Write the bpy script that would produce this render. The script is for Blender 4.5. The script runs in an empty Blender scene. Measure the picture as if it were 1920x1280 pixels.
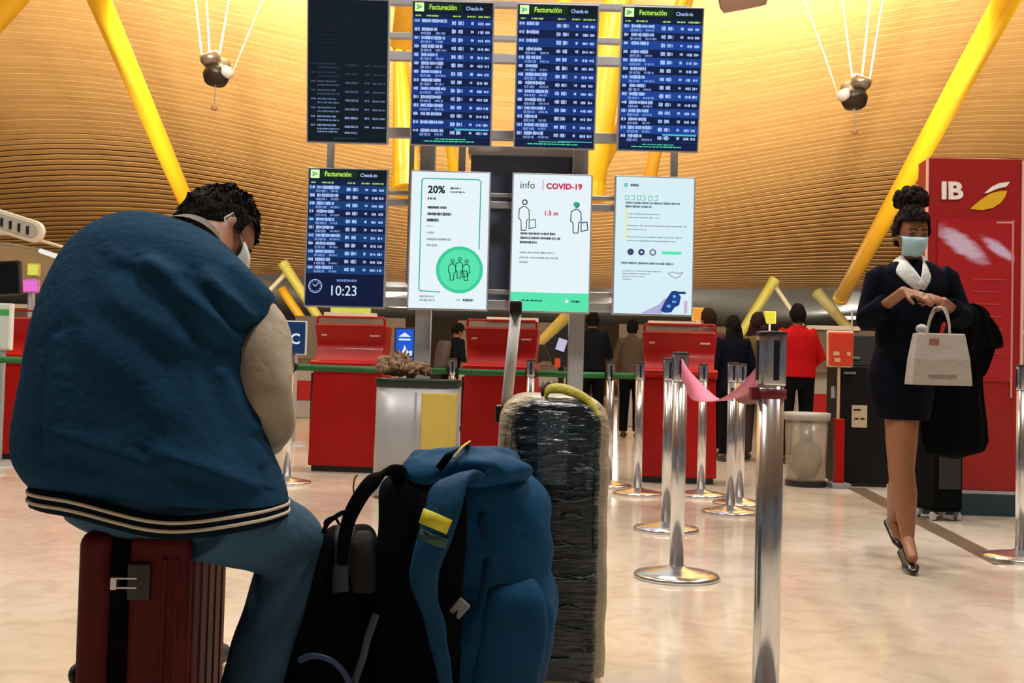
import bpy, math, random
from mathutils import Vector, Matrix, noise as mnoise
random.seed(7)
scene = bpy.context.scene
COL = scene.collection
PI = math.pi
V = Vector

# ------------------------------------------------------------------ camera
FOC = 2000.0                      # focal length in pixels of the 1920 x 1280 frame
CAMZ = 0.88
cam_d = bpy.data.cameras.new('camera'); cam = bpy.data.objects.new('camera', cam_d); COL.objects.link(cam)
cam_d.sensor_width = 36.0; cam_d.lens = 36.0 * FOC / 1920.0; cam_d.clip_end = 300
PITCH = math.atan(62 / FOC); ROLL = math.radians(1.5)
CR = Matrix.Rotation(PI / 2 + PITCH, 3, 'X') @ Matrix.Rotation(ROLL, 3, 'Z')
cam.matrix_world = Matrix.Translation((0, 0, CAMZ)) @ CR.to_4x4()
scene.camera = cam
# ------------------------------------------------------------------ world, exposure
w = bpy.data.worlds.new('world'); scene.world = w; w.use_nodes = True
bg = w.node_tree.nodes['Background']; bg.inputs['Color'].default_value = (0.62, 0.70, 0.82, 1); bg.inputs['Strength'].default_value = 0.13
vs = scene.view_settings
vs.view_transform = 'Standard'; vs.look = 'None'; vs.gamma = 1.0; vs.exposure = 0.0; vs.use_curve_mapping = False
HALL = [(-4.5, 3.4), (1.0, 3.0), (6.4, 4.5), (-5.5, 9.5), (0.5, 9.6), (6.8, 9.8)]
HALL_W = 400.0
UPLIGHT_W = 2500.0      # each visible pendant
UPROW_W = 2700.0        # each pendant of the unseen row added to brighten the ceiling
DESK_W = 430.0          # each hidden uplight added on the far desks for the lower ceiling

def P(px, py, d):
    """world point seen at photo pixel (px, py), at distance d in front of the camera"""
    v = CR @ V(((px - 960) / FOC, -(py - 640) / FOC, -1.0))
    return V((0, 0, CAMZ)) + v * (d / v.y)
def G(px, py):
    v = CR @ V(((px - 960) / FOC, -(py - 640) / FOC, -1.0))
    return V((0, 0, CAMZ)) + v * (-CAMZ / v.z)

# ------------------------------------------------------------------ materials
MATS = {}
def rgb(h):
    h = h.lstrip('#'); c = [int(h[i:i + 2], 16) / 255 for i in (0, 2, 4)]
    return tuple(((x / 12.92) if x <= .04045 else ((x + .055) / 1.055) ** 2.4) for x in c)
def mat(name, col, rough=.5, metal=0.0, var=0.08, scale=12.0, bump=0.0, bscale=60.0, stretch=(1, 1, 1), coat=0.0, spec=.5, sheen=0.0, alpha=1.0, trans=0.0):
    if name in MATS: return MATS[name]
    if isinstance(col, str): col = rgb(col)
    m = bpy.data.materials.new(name); m.use_nodes = True; nt = m.node_tree; N = nt.nodes; L = nt.links
    b = N['Principled BSDF']
    b.inputs['Roughness'].default_value = rough; b.inputs['Metallic'].default_value = metal
    b.inputs['Specular IOR Level'].default_value = spec
    if coat: b.inputs['Coat Weight'].default_value = coat; b.inputs['Coat Roughness'].default_value = .08
    if sheen: b.inputs['Sheen Weight'].default_value = sheen
    if alpha < 1: b.inputs['Alpha'].default_value = alpha
    if trans: b.inputs['Transmission Weight'].default_value = trans
    tc = N.new('ShaderNodeTexCoord'); mp = N.new('ShaderNodeMapping'); mp.inputs['Scale'].default_value = stretch
    L.new(tc.outputs['Object'], mp.inputs['Vector'])
    nz = N.new('ShaderNodeTexNoise'); nz.inputs['Scale'].default_value = scale; nz.inputs['Detail'].default_value = 4
    L.new(mp.outputs['Vector'], nz.inputs['Vector'])
    mx = N.new('ShaderNodeMix'); mx.data_type = 'RGBA'
    mx.inputs[6].default_value = tuple(c * (1 - var) for c in col) + (1,)
    mx.inputs[7].default_value = tuple(min(1, c * (1 + var)) for c in col) + (1,)
    L.new(nz.outputs['Fac'], mx.inputs[0]); L.new(mx.outputs[2], b.inputs['Base Color'])
    if bump:
        n2 = N.new('ShaderNodeTexNoise'); n2.inputs['Scale'].default_value = bscale; n2.inputs['Detail'].default_value = 3
        L.new(mp.outputs['Vector'], n2.inputs['Vector'])
        bp = N.new('ShaderNodeBump'); bp.inputs['Strength'].default_value = bump; bp.inputs['Distance'].default_value = .02
        L.new(n2.outputs['Fac'], bp.inputs['Height']); L.new(bp.outputs['Normal'], b.inputs['Normal'])
    MATS[name] = m; return m
def emit(name, col, s=1.0):
    if name in MATS: return MATS[name]
    if isinstance(col, str): col = rgb(col)
    m = bpy.data.materials.new(name); m.use_nodes = True; nt = m.node_tree
    b = nt.nodes['Principled BSDF']
    b.inputs['Base Color'].default_value = (0.002, 0.002, 0.003, 1); b.inputs['Roughness'].default_value = .5; b.inputs['Specular IOR Level'].default_value = .12
    b.inputs['Emission Color'].default_value = tuple(col) + (1,); b.inputs['Emission Strength'].default_value = s
    MATS[name] = m; return m

# ------------------------------------------------------------------ mesh collecting
def catmull(pts, n):
    """resample a polyline of vectors (any dimension) smoothly to n points"""
    out = []; m = len(pts) - 1
    for i in range(n):
        t = i / (n - 1) * m; k = min(int(t), m - 1); f = t - k
        p0 = pts[max(k - 1, 0)]; p1 = pts[k]; p2 = pts[k + 1]; p3 = pts[min(k + 2, m)]
        out.append(type(p1)([.5 * ((2 * b) + (-a + c) * f + (2 * a - 5 * b + 4 * c - d) * f * f + (-a + 3 * b - 3 * c + d) * f ** 3) for a, b, c, d in zip(p0, p1, p2, p3)]))
    return out
STUFF = {'flight_rows', 'flight_subrows', 'faded_rows', 'row_bands', 'row_rules', 'column_titles', 'body_text', 'small_text', 'footer_line', 'foot_text', 'clock_caption', 'title_line', 'logo_text', 'sponsor_mark', 'poster_text_lines'}
class MB:
    def __init__(s): s.v = []; s.f = []
    def add(s, vs, fs):
        o = len(s.v); s.v += [V(p) for p in vs]; s.f += [tuple(i + o for i in f) for f in fs]; return s
    def box(s, c, size, rot=None, taper=1.0):
        x, y, z = (k / 2 for k in size); vs = []
        for dz in (-1, 1):
            t = 1.0 if dz < 0 else taper
            for dx, dy in ((-1, -1), (1, -1), (1, 1), (-1, 1)):
                p = V((dx * x * t, dy * y * t, dz * z))
                if rot: p = rot @ p
                vs.append(p + V(c))
        return s.add(vs, [(3, 2, 1, 0), (4, 5, 6, 7), (0, 1, 5, 4), (1, 2, 6, 5), (2, 3, 7, 6), (3, 0, 4, 7)])
    def quad(s, a, b, c, d): return s.add([a, b, c, d], [(0, 1, 2, 3)])
    def loft(s, rings, cap=True, closed=True):
        n = len(rings[0]); o = len(s.v)
        for r in rings: s.v += [V(p) for p in r]
        for k in range(len(rings) - 1):
            for i in range(n if closed else n - 1):
                j = (i + 1) % n
                s.f.append((o + k * n + i, o + k * n + j, o + (k + 1) * n + j, o + (k + 1) * n + i))
        if cap:
            s.f.append(tuple(o + i for i in reversed(range(n)))); m = o + (len(rings) - 1) * n
            s.f.append(tuple(m + i for i in range(n)))
        return s
    def tube(s, pts, rad, n=10, flat=None, round_ends=True, cap=True):
        """tube along points; rad a number or list; flat = (direction, factor) squashes the section"""
        pts = [V(p) for p in pts]
        if not isinstance(rad, (list, tuple)): rad = [rad] * len(pts)
        rad = list(rad)
        if round_ends:
            a = (pts[0] - pts[1]).normalized(); b = (pts[-1] - pts[-2]).normalized()
            pts = [pts[0] + a * rad[0] * .85, pts[0] + a * rad[0] * .55] + pts + [pts[-1] + b * rad[-1] * .55, pts[-1] + b * rad[-1] * .85]
            rad = [rad[0] * .3, rad[0] * .8] + rad + [rad[-1] * .8, rad[-1] * .3]
        t0 = (pts[1] - pts[0]).normalized()
        u = t0.orthogonal().normalized(); rings = []
        for i, p in enumerate(pts):
            if i == 0: t = pts[1] - pts[0]
            elif i == len(pts) - 1: t = pts[-1] - pts[-2]
            else: t = (pts[i + 1] - p).normalized() + (p - pts[i - 1]).normalized()
            t = t.normalized(); u = (u - t * u.dot(t)).normalized(); w_ = t.cross(u)
            ring = []
            for k in range(n):
                a = 2 * PI * k / n; q = (u * math.cos(a) + w_ * math.sin(a)) * rad[i]
                if flat:
                    fd = V(flat[0]).normalized(); q = q - fd * q.dot(fd) * (1 - flat[1])
                ring.append(p + q)
            rings.append(ring)
        return s.loft(rings, cap)
    def lathe(s, prof, c=(0, 0, 0), n=24, axis=None):
        rings = []
        R = axis if axis else Matrix.Identity(3)
        for r, z in prof:
            rings.append([V(c) + R @ V((r * math.cos(2 * PI * k / n), r * math.sin(2 * PI * k / n), z)) for k in range(n)])
        return s.loft(rings, True)
    def ribbon(s, pts, wid, thick, side):
        """strap: side = vector or list of vectors across the strap"""
        pts = [V(p) for p in pts]; rings = []
        for i, p in enumerate(pts):
            t = (pts[min(i + 1, len(pts) - 1)] - pts[max(i - 1, 0)]).normalized()
            sd = V(side[i]) if isinstance(side, list) else V(side)
            sd = (sd - t * sd.dot(t)).normalized(); nn = t.cross(sd)
            ww = wid[i] if isinstance(wid, (list, tuple)) else wid
            rings.append([p + sd * ww / 2 + nn * thick / 2, p + sd * ww / 2 - nn * thick / 2, p - sd * ww / 2 - nn * thick / 2, p - sd * ww / 2 + nn * thick / 2])
        return s.loft(rings)
    def prism(s, poly, y0, y1):
        """polygon in (x, z) pulled along y"""
        n = len(poly); o = len(s.v)
        s.v += [V((x, y0, z)) for x, z in poly] + [V((x, y1, z)) for x, z in poly]
        s.f.append(tuple(o + i for i in range(n))); s.f.append(tuple(o + n + i for i in reversed(range(n))))
        for i in range(n):
            j = (i + 1) % n; s.f.append((o + j, o + i, o + n + i, o + n + j))
        return s
    def ball(s, c, r, nu=12, nv=8, rot=None):
        rx, ry, rz = r if isinstance(r, (list, tuple)) else (r, r, r); rings = []
        for j in range(nv + 1):
            th = -PI / 2 + PI * min(max(j / nv, .03), .97)
            ring = []
            for k in range(nu):
                a = 2 * PI * k / nu; p = V((rx * math.cos(th) * math.cos(a), ry * math.cos(th) * math.sin(a), rz * math.sin(th)))
                ring.append(V(c) + (rot @ p if rot else p))
            rings.append(ring)
        return s.loft(rings)
    def xf(s, M):
        s.v = [M @ p for p in s.v]; return s
    def build(s, name, m, parent=None, smooth=False, bevel=0.0, bseg=2, local=False, remesh=0.0, smoothit=0, subsurf=0, solid=0.0, wn=False):
        off = V((0, 0, 0))
        if parent is not None and not local:
            off = V(parent.location)
            if parent.parent is not None: off = off + V(parent.parent.location)
        me = bpy.data.meshes.new(name)
        me.from_pydata([tuple(p - off) for p in s.v], [], s.f); me.validate(); me.update()
        if smooth or remesh:
            for p in me.polygons: p.use_smooth = True
        me.materials.append(m)
        o = bpy.data.objects.new(name, me); COL.objects.link(o)
        if parent is not None: o.parent = parent
        if solid:
            md = o.modifiers.new('solid', 'SOLIDIFY'); md.thickness = solid; md.offset = 0
        if remesh:
            md = o.modifiers.new('remesh', 'REMESH'); md.mode = 'VOXEL'; md.voxel_size = remesh; md.use_smooth_shade = True
        if smoothit:
            md = o.modifiers.new('smooth', 'SMOOTH'); md.iterations = smoothit; md.factor = .5
        if subsurf:
            md = o.modifiers.new('sub', 'SUBSURF'); md.levels = subsurf; md.render_levels = subsurf
        if bevel:
            md = o.modifiers.new('bevel', 'BEVEL'); md.width = bevel; md.segments = bseg; md.limit_method = 'ANGLE'; md.angle_limit = .7
            if smooth:
                wnm = o.modifiers.new('wn', 'WEIGHTED_NORMAL')
        if name in STUFF: o['kind'] = 'stuff'
        return o
def tag(o, label=None, cat=None, group=None, kind=None):
    if label: o['label'] = label
    if cat: o['category'] = cat
    if group: o['group'] = group
    if kind: o['kind'] = kind
    return o
def thing(name, label, cat, loc=(0, 0, 0), rotz=0.0, group=None):
    o = bpy.data.objects.new(name, None); COL.objects.link(o); o.empty_display_size = .1
    o.location = loc; o.rotation_euler = (0, 0, rotz)
    return tag(o, label, cat, group)
def copy_tree(o, parent=None):
    c = o.copy(); COL.objects.link(c); c.parent = parent
    for ch in list(o.children): copy_tree(ch, c)
    return c
def text_mesh(name, body, size, m, parent, loc, rot=(PI / 2, 0, 0), align='LEFT', extrude=.0006, bold=0.0, xs=1.0):
    cu = bpy.data.curves.new(name, 'FONT'); cu.body = body; cu.size = size; cu.align_x = align; cu.extrude = extrude; cu.offset = bold
    cu.resolution_u = 3
    t = bpy.data.objects.new(name, cu); COL.objects.link(t)
    bpy.context.view_layer.update()
    me = bpy.data.meshes.new_from_object(t.evaluated_get(bpy.context.evaluated_depsgraph_get()))
    bpy.data.objects.remove(t); bpy.data.curves.remove(cu)
    me.name = name; me.materials.clear(); me.materials.append(m)
    o = bpy.data.objects.new(name, me); COL.objects.link(o); o.parent = parent; o.location = loc; o.rotation_euler = rot; o.scale = (xs, 1, 1)
    return o

# ------------------------------------------------------------------ shared materials
M_CHROME = mat('brushed_steel', (.70, .71, .73), .2, .92, var=.05, scale=3, bump=.02, bscale=200, stretch=(1, 1, .02))
M_BLACK = mat('black_plastic', (.012, .012, .014), .4)
M_ALU = mat('aluminium', (.40, .41, .44), .4, .35, var=.06)
M_GREYP = mat('grey_paint', (.30, .31, .33), .45)
M_RED = mat('red_lacquer', (.37, .004, .003), .42, var=.05, coat=.05, spec=.25)
M_WHITE = mat('white_plastic', (.75, .75, .74), .4)
M_YELLOW = mat('yellow_steel', (.86, .50, .012), .38, var=.05, scale=3)
M_SKIN = mat('skin', (.30, .13, .075), .5, var=.12, scale=25)
M_HAIR = mat('black_hair', (.006, .005, .0045), .8, var=.5, scale=40, bump=.2, bscale=90, spec=.08)
M_NAVY = mat('navy_cloth', (.0022, .0028, .0075), .85, bump=.25, bscale=30, spec=.08)

# ------------------------------------------------------------------ setting: floor
def floor_mat():
    m = bpy.data.materials.new('polished_stone'); m.use_nodes = True; nt = m.node_tree; N = nt.nodes; L = nt.links; b = N['Principled BSDF']
    tc = N.new('ShaderNodeTexCoord')
    n1 = N.new('ShaderNodeTexNoise'); n1.inputs['Scale'].default_value = .55; n1.inputs['Detail'].default_value = 6; n1.inputs['Distortion'].default_value = .8
    n2 = N.new('ShaderNodeTexNoise'); n2.inputs['Scale'].default_value = 5; n2.inputs['Detail'].default_value = 8; n2.inputs['Distortion'].default_value = 1.5
    L.new(tc.outputs['Object'], n1.inputs['Vector']); L.new(tc.outputs['Object'], n2.inputs['Vector'])
    r = N.new('ShaderNodeValToRGB')
    r.color_ramp.elements[0].position = .3; r.color_ramp.elements[0].color = (.53, .45, .35, 1)
    r.color_ramp.elements[1].position = .68; r.color_ramp.elements[1].color = (.68, .62, .54, 1)
    L.new(n1.outputs['Fac'], r.inputs['Fac'])
    r2 = N.new('ShaderNodeValToRGB')
    r2.color_ramp.elements[0].position = .32; r2.color_ramp.elements[0].color = (.80, .78, .74, 1)
    r2.color_ramp.elements[1].position = .55; r2.color_ramp.elements[1].color = (1, 1, 1, 1)
    L.new(n2.outputs['Fac'], r2.inputs['Fac'])
    mx = N.new('ShaderNodeMix'); mx.data_type = 'RGBA'; mx.blend_type = 'MULTIPLY'; mx.inputs[0].default_value = .7
    L.new(r.outputs['Color'], mx.inputs[6]); L.new(r2.outputs['Color'], mx.inputs[7]); L.new(mx.outputs[2], b.inputs['Base Color'])
    b.inputs['Roughness'].default_value = .13; b.inputs['Specular IOR Level'].default_value = .55
    return m
fl = MB().box((0, 22, -.1), (80, 84, .2)).build('floor', floor_mat()); tag(fl, 'polished cream stone floor of the hall', kind='structure')

# ------------------------------------------------------------------ setting: waved slatted ceiling
PROF = [(-14, 8.6), (-4, 8.9), (6, 8.7), (12, 8.35), (16, 7.95), (19, 7.35), (22, 6.55), (25, 5.62), (28, 4.75), (30.5, 4.12), (32.5, 3.78), (34, 3.66)]
def prof(Y):
    pts = catmull([V((a, b)) for a, b in PROF], 241)
    for a, b in zip(pts[:-1], pts[1:]):
        if a.x <= Y <= b.x: return a.y + (b.y - a.y) * (Y - a.x) / (b.x - a.x)
    return pts[-1].y
_pts = catmull([V((a, b)) for a, b in PROF], 241)
def ceil_z(X, Y, zb=None):
    zb = prof(Y) if zb is None else zb
    k = max(0, min(1, (34 - Y) / 8)); k = k * k * (3 - 2 * k)
    return zb + (.15 + .85 * k) * .75 * (1 - math.cos(2 * PI * (X - .4) / 23)) * (1 if abs(X - .4) < 23 else 1)
def wood_mat(name, c0, c1, c2):
    m = bpy.data.materials.new(name); m.use_nodes = True; nt = m.node_tree; N = nt.nodes; L = nt.links; b = N['Principled BSDF']
    tc = N.new('ShaderNodeTexCoord'); mp = N.new('ShaderNodeMapping'); mp.inputs['Scale'].default_value = (.5, 6, 6); L.new(tc.outputs['Object'], mp.inputs['Vector'])
    nz = N.new('ShaderNodeTexNoise'); nz.inputs['Scale'].default_value = 3; nz.inputs['Detail'].default_value = 6; L.new(mp.outputs['Vector'], nz.inputs['Vector'])
    oi = N.new('ShaderNodeObjectInfo')
    ad = N.new('ShaderNodeMath'); ad.operation = 'MULTIPLY_ADD'; ad.inputs[1].default_value = .28; L.new(oi.outputs['Random'], ad.inputs[0]); L.new(nz.outputs['Fac'], ad.inputs[2])
    r = N.new('ShaderNodeValToRGB'); e = r.color_ramp.elements
    e[0].position = .3; e[0].color = c0 + (1,); e[1].position = .9; e[1].color = c2 + (1,)
    k = e.new(.6); k.color = c1 + (1,)
    L.new(ad.outputs[0], r.inputs['Fac']); L.new(r.outputs['Color'], b.inputs['Base Color']); b.inputs['Roughness'].default_value = .5
    return m
M_SLAT = wood_mat('bamboo_slat', (.52, .31, .115), (.59, .36, .135), (.65, .41, .165))
M_BACK = mat('ceiling_void', (.38, .21, .075), .9)
mb = MB(); NX = 60; rows = []
for p in _pts[::4]:
    rows.append([V((-27 + 54 * i / NX, p.x, ceil_z(-27 + 54 * i / NX, p.x, p.y) + .09)) for i in range(NX + 1)])
mb.loft(rows, cap=False, closed=False)
ceil = mb.build('ceiling', M_BACK, smooth=True); tag(ceil, 'waved ceiling of warm bamboo slats', kind='structure')
# arc length walk, one slat every PITCH_S
PITCH_S = .225; acc = 0.0; spots = []
fine = catmull([V((a, b)) for a, b in PROF], 4000)
for a, b in zip(fine[:-1], fine[1:]):
    if b.x < 14.5: continue
    acc += (b - a).length
    if acc >= PITCH_S: acc -= PITCH_S; spots.append((b, (b - a).normalized()))
for k, (p, t) in enumerate(spots):
    rings = []; nrm = V((-t.y, t.x))     # in (Y, Z)
    if nrm.y < 0: nrm = -nrm
    hw = PITCH_S * .472; lean = .013
    for i in range(49):
        X = -26 + 52 * i / 48; dz = ceil_z(X, p.x, p.y) - p.y
        ring = []
        for a, h in ((-hw, lean * .0), (hw, lean), (hw, lean + .02), (-hw, .02)):
            q = p + t * a + nrm * h; ring.append(V((X, q.x, q.y + dz)))
        rings.append(ring)
    s_ = MB().loft(rings).build('slat', M_SLAT, ceil)

# far ceiling bay, far wall, side walls behind the view
M_FAR = mat('far_grey_ceiling', (.36, .36, .33), .6, var=.1, scale=.6)
mb = MB(); rows = []
for j in range(9):
    Y = 34.2 + j * 3.3
    rows.append([V((-40 + 80 * i / 60, Y, 4.05 + .35 * math.cos(2 * PI * (-40 + 80 * i / 60 - 7.5) / 9.5) * (1 - j / 9) - .02 * j)) for i in range(61)])
mb.loft(rows, cap=False, closed=False)
tag(mb.build('ceiling', M_FAR, smooth=True), 'grey curved ceiling bay far behind the check-in desks', kind='structure')
M_BROWN = mat('brown_wall', (.085, .043, .016), .6, var=.2, scale=1)
tag(MB().box((0, 60.2, 2.2), (84, .3, 4.6)).build('wall_back', M_BROWN), 'dark brown wall at the far end of the hall', kind='structure')
# glazed facade behind the viewer: piers, rail and panes of daylight between them
mb = MB()
for i in range(12): mb.box((-27.5 + i * 5, -14.5, 4.3), (.7, .5, 8.8))
mb.box((0, -14.5, 1.5), (56, .4, 3.0)); mb.box((0, -14.5, 3.2), (56, .3, .25)); mb.box((0, -14.5, 6.0), (56, .3, .25))
tag(mb.build('wall_rear', mat('rear_wall_pale', (.45, .48, .54), .6)), 'grey mullioned frame of the glazed facade', kind='structure')

# ------------------------------------------------------------------ hall downlights (overhead) with their own lamps
def downlight(x, y, i):
    z = ceil_z(x, y) - .05
    t = thing('ceiling_downlight', 'round recessed downlight in the ceiling overhead, %s' % ('near row left', 'near row middle', 'near row right', 'far row left', 'far row middle', 'far row right')[i], 'ceiling light', (x, y, z), 0, 'round downlights overhead')
    MB().lathe([(.62, .0), (.70, .0), (.70, -.16), (.62, -.16)], n=32).build('rim', M_WHITE, t, local=True)
    MB().lathe([(.0, -.04), (.61, -.04), (.61, -.02), (.0, -.02)], n=32).build('diffuser', emit('lamp_glow', (1, .93, .82), 6.0), t, local=True)
    ld = bpy.data.lights.new('downlight', 'AREA'); ld.shape = 'DISK'; ld.size = 1.15; ld.energy = HALL_W; ld.color = (1, .93, .83)
    lo = bpy.data.objects.new('downlight_lamp', ld); COL.objects.link(lo); lo.parent = t; lo.location = (0, 0, -.18)
for i, (x, y) in enumerate(HALL): downlight(x, y, i)

# ------------------------------------------------------------------ pendant uplighters
def aim(o, d):
    o.rotation_euler = V(d).to_track_quat('-Z', 'Y').to_euler()
def pendant(px, py, sx, label, loc=None, watt=None, ad=None, group='cluster uplighters'):
    Y = 16.5; c = P(px, py, Y) if loc is None else V(loc); k = Y / FOC
    t = thing('pendant_uplighter', label, 'pendant lamp', c, 0, group)
    def q(dx, dy, dd=0): return V((sx * dx * k, dd, -dy * k))
    rt = Matrix.Rotation(PI / 2 - .25, 3, 'X') @ Matrix.Rotation(sx * .4, 3, 'Y')
    MB().lathe([(.02, .10), (.15, .09), (.16, .0), (.12, -.10), (.03, -.12)], q(-8, -18), 20, Matrix.Rotation(.5, 3, 'X') @ Matrix.Rotation(-sx * .3, 3, 'Y')).build('reflector', mat('lamp_steel', (.30, .27, .22), .35, .7), t, True, local=True)
    MB().lathe([(.02, .10), (.11, .09), (.12, .0), (.10, -.09), (.03, -.1)], q(12, -6, .1), 18, rt).build('reflector', MATS['lamp_steel'], t, True, local=True)
    MB().lathe([(.04, -.14), (.17, -.11), (.21, .0), (.19, .07), (.05, .08)], q(4, 14), 20, Matrix.Rotation(-.3, 3, 'X')).build('housing', mat('lamp_black', (.02, .014, .012), .35), t, True, local=True)
    MB().lathe([(.02, -.09), (.08, -.07), (.11, .0), (.09, .07), (.02, .09)], q(28, 10, -.1), 16, Matrix.Rotation(.6 * sx, 3, 'Y')).build('lamp_head', mat('lamp_white', (.8, .8, .82), .3), t, True, local=True)
    for a, b in (((-24, -20), (-44, -85)), ((-10, -28), (-26, -120)), ((8, -22), (20, -70)), ((32, 14), (72, -75))):
        A = q(*a); B = q(*b); E_ = V((B.x * 2.0, .35, 0)); E_.z = ceil_z(c.x + E_.x, c.y + .35) - c.z + .03
        MB().tube([A, E_], .010, 6).build('cable', mat('cable_white', (.85, .82, .75), .4), t, local=True)
    MB().tube([q(4, 24), q(2, 70)], .008, 5).build('drop_rod', M_GREYP, t, local=True)
    MB().ball(q(2, 75), .055).build('drop_ball', mat('ball_tan', (.5, .3, .15), .5), t, True, local=True)
    ld = bpy.data.lights.new('uplight', 'SPOT'); ld.energy = watt or UPLIGHT_W; ld.spot_size = math.radians(150); ld.spot_blend = .8; ld.shadow_soft_size = .25; ld.color = (1, .90, .70)
    lo = bpy.data.objects.new('uplight_lamp', ld); COL.objects.link(lo); lo.parent = t; lo.location = (0, -.1, .45); aim(lo, ad or (-sx * .10, .85, .42))
pendant(402, 128, 1, 'small cluster lamp hung on thin cables left of the departure screens')
pendant(1606, 172, -1, 'small cluster lamp hung on thin cables above the masked woman')
for i, x in enumerate((-10.5, -3.6, 3.6, 10.5)):  # extra pendants out of view, added to wash the ceiling with light
    pendant(0, 0, 1 if x < 0 else -1, 'cluster lamp added unseen overhead to brighten the ceiling, %s of the row of four' % ('leftmost', 'second', 'third', 'rightmost')[i], (x, 12.2, 6.3), UPROW_W, (0, .62, .6))
# round spotlight at the top edge
c = P(1396, -14, 11.0); t = thing('ceiling_spotlight', 'pale cylindrical spotlight hanging at the top edge right of the screens', 'spotlight', c)
ax = Matrix.Rotation(PI / 2 - .12, 3, 'Y') @ Matrix.Rotation(.35, 3, 'X')
MB().lathe([(.10, -.25), (.165, -.24), (.17, 0), (.165, .2), (.08, .24)], (0, 0, 0), 24, ax).build('body', mat('spot_tan', (.42, .30, .26), .4), t, True, local=True)
MB().lathe([(.02, -.262), (.13, -.26), (.13, -.235), (.02, -.23)], (0, 0, 0), 20, ax).build('lens', mat('spot_lens', (.25, .14, .05), .15), t, True, local=True)
MB().tube([(0, 0, .15), (0, 0, ceil_z(c.x, c.y) - c.z)], .02, 8).build('stem', M_GREYP, t, local=True)

# ------------------------------------------------------------------ yellow steel struts
def strut(label, a, b, r0, r1, m=M_YELLOW, group=None, name='steel_strut', up=False, down=False, meet=False):
    a = P(*a); b = P(*b)
    if a.z < b.z: a, b, r0, r1 = b, a, r1, r0
    dv = (a - b).normalized()
    if up:
        while a.z < ceil_z(a.x, a.y): a = a + dv * .05
    k_ = 0
    while meet and b.z < ceil_z(b.x, b.y) and k_ < 200: b = b - dv * .05; k_ += 1
    if down:
        b = b - dv * ((b.z + .02) / dv.z)
    pts = [a.lerp(b, i / 8) for i in range(9)]
    rad = [r0 + (r1 - r0) * i / 8 for i in range(9)]
    base = b if b.z < a.z else a
    t = thing(name, label, 'steel strut', base, 0, group)
    MB().tube(pts, rad, 16).build('tube', m, t, True)
    for e, r, d in ((a, r0, (b - a)), (b, r1, (a - b))):
        d = d.normalized(); MB().tube([e - d * r * .6, e + d * r * .5], r * 1.08, 16, round_ends=False).build('end_collar', m, t, False)
    return t
GS = 'yellow struts carrying the ceiling'
strut('long yellow strut slanting down behind the seated person', (160, -60, 15.8), (352, 385, 24.5), .19, .17, group=GS, up=True, meet=True)
strut('long yellow strut slanting down behind the masked woman', (1912, -45, 15.8), (1578, 556, 30.5), .20, .21, group=GS, up=True)
strut('yellow strut cutting across the top left corner', (72, -50, 14.5), (-40, 75, 14.5), .15, .15, group=GS, up=True, down=True)
strut('broad yellow strut between the dark screen and the next flight screen', (748, 92, 13), (762, 345, 12.3), .07, .16, group=GS)
strut('thin yellow strut leaning right beside the broad one by the dark screen', (762, 92, 13.4), (822, 430, 13.0), .05, .075, mat('yellow_ochre_steel', (.72, .36, .02), .4), group=GS, up=True)
strut('short yellow strut above the gap beside the dark screen', (770, -70, 12.6), (752, 78, 13), .18, .12, MATS['yellow_ochre_steel'], group=GS, up=True)
strut('broad yellow strut between the two right flight screens', (1166, -60, 13), (1106, 360, 12.6), .20, .17, group=GS, up=True)
strut('slim yellow strut crossing behind the right flight screen', (1300, -40, 13.6), (1120, 330, 13.4), .07, .08, group=GS, up=True)
strut('yellow strut stub under the rightmost flight screen', (1300, -60, 14), (1205, 400, 14), .085, .085, MATS['yellow_ochre_steel'], group=GS, up=True)
strut('yellow strut behind the frame left of the health poster', (1056, -60, 13), (1064, 400, 13), .10, .10, group=GS, up=True)
strut('small yellow strut behind the frame above the green framed poster', (800, -60, 13.8), (862, 400, 13.8), .05, .07, group=GS, up=True)
M_PALEY = mat('pale_yellow_steel', (.52, .50, .10), .45)
strut('pale yellow far strut slanting left of the red jacket', (1450, 528, 30), (1392, 620, 30), .145, .11, M_PALEY, group=GS, down=True)
strut('thin pale far strut slanting right towards the red jacket', (1453, 536, 30.6), (1490, 590, 30.6), .065, .065, mat('pale_strut', (.72, .72, .52), .4), group=GS, down=True)
strut('pale yellow far strut under the long right strut', (1534, 550, 33), (1600, 626, 33), .17, .12, mat('pale_olive_steel', (.60, .55, .22), .45), group=GS, down=True)
strut('olive far strut left of the clock screen', (533, 497, 29), (574, 560, 29), .14, .11, M_PALEY, group=GS, down=True)
strut('thin pale far strut right of the seated person', (500, 550, 30), (534, 514, 30), .065, .065, MATS['pale_strut'], group=GS, down=True)
strut('yellow far strut below the clock screen corner', (530, 545, 31), (578, 615, 31), .13, .13, group=GS, down=True)

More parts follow.
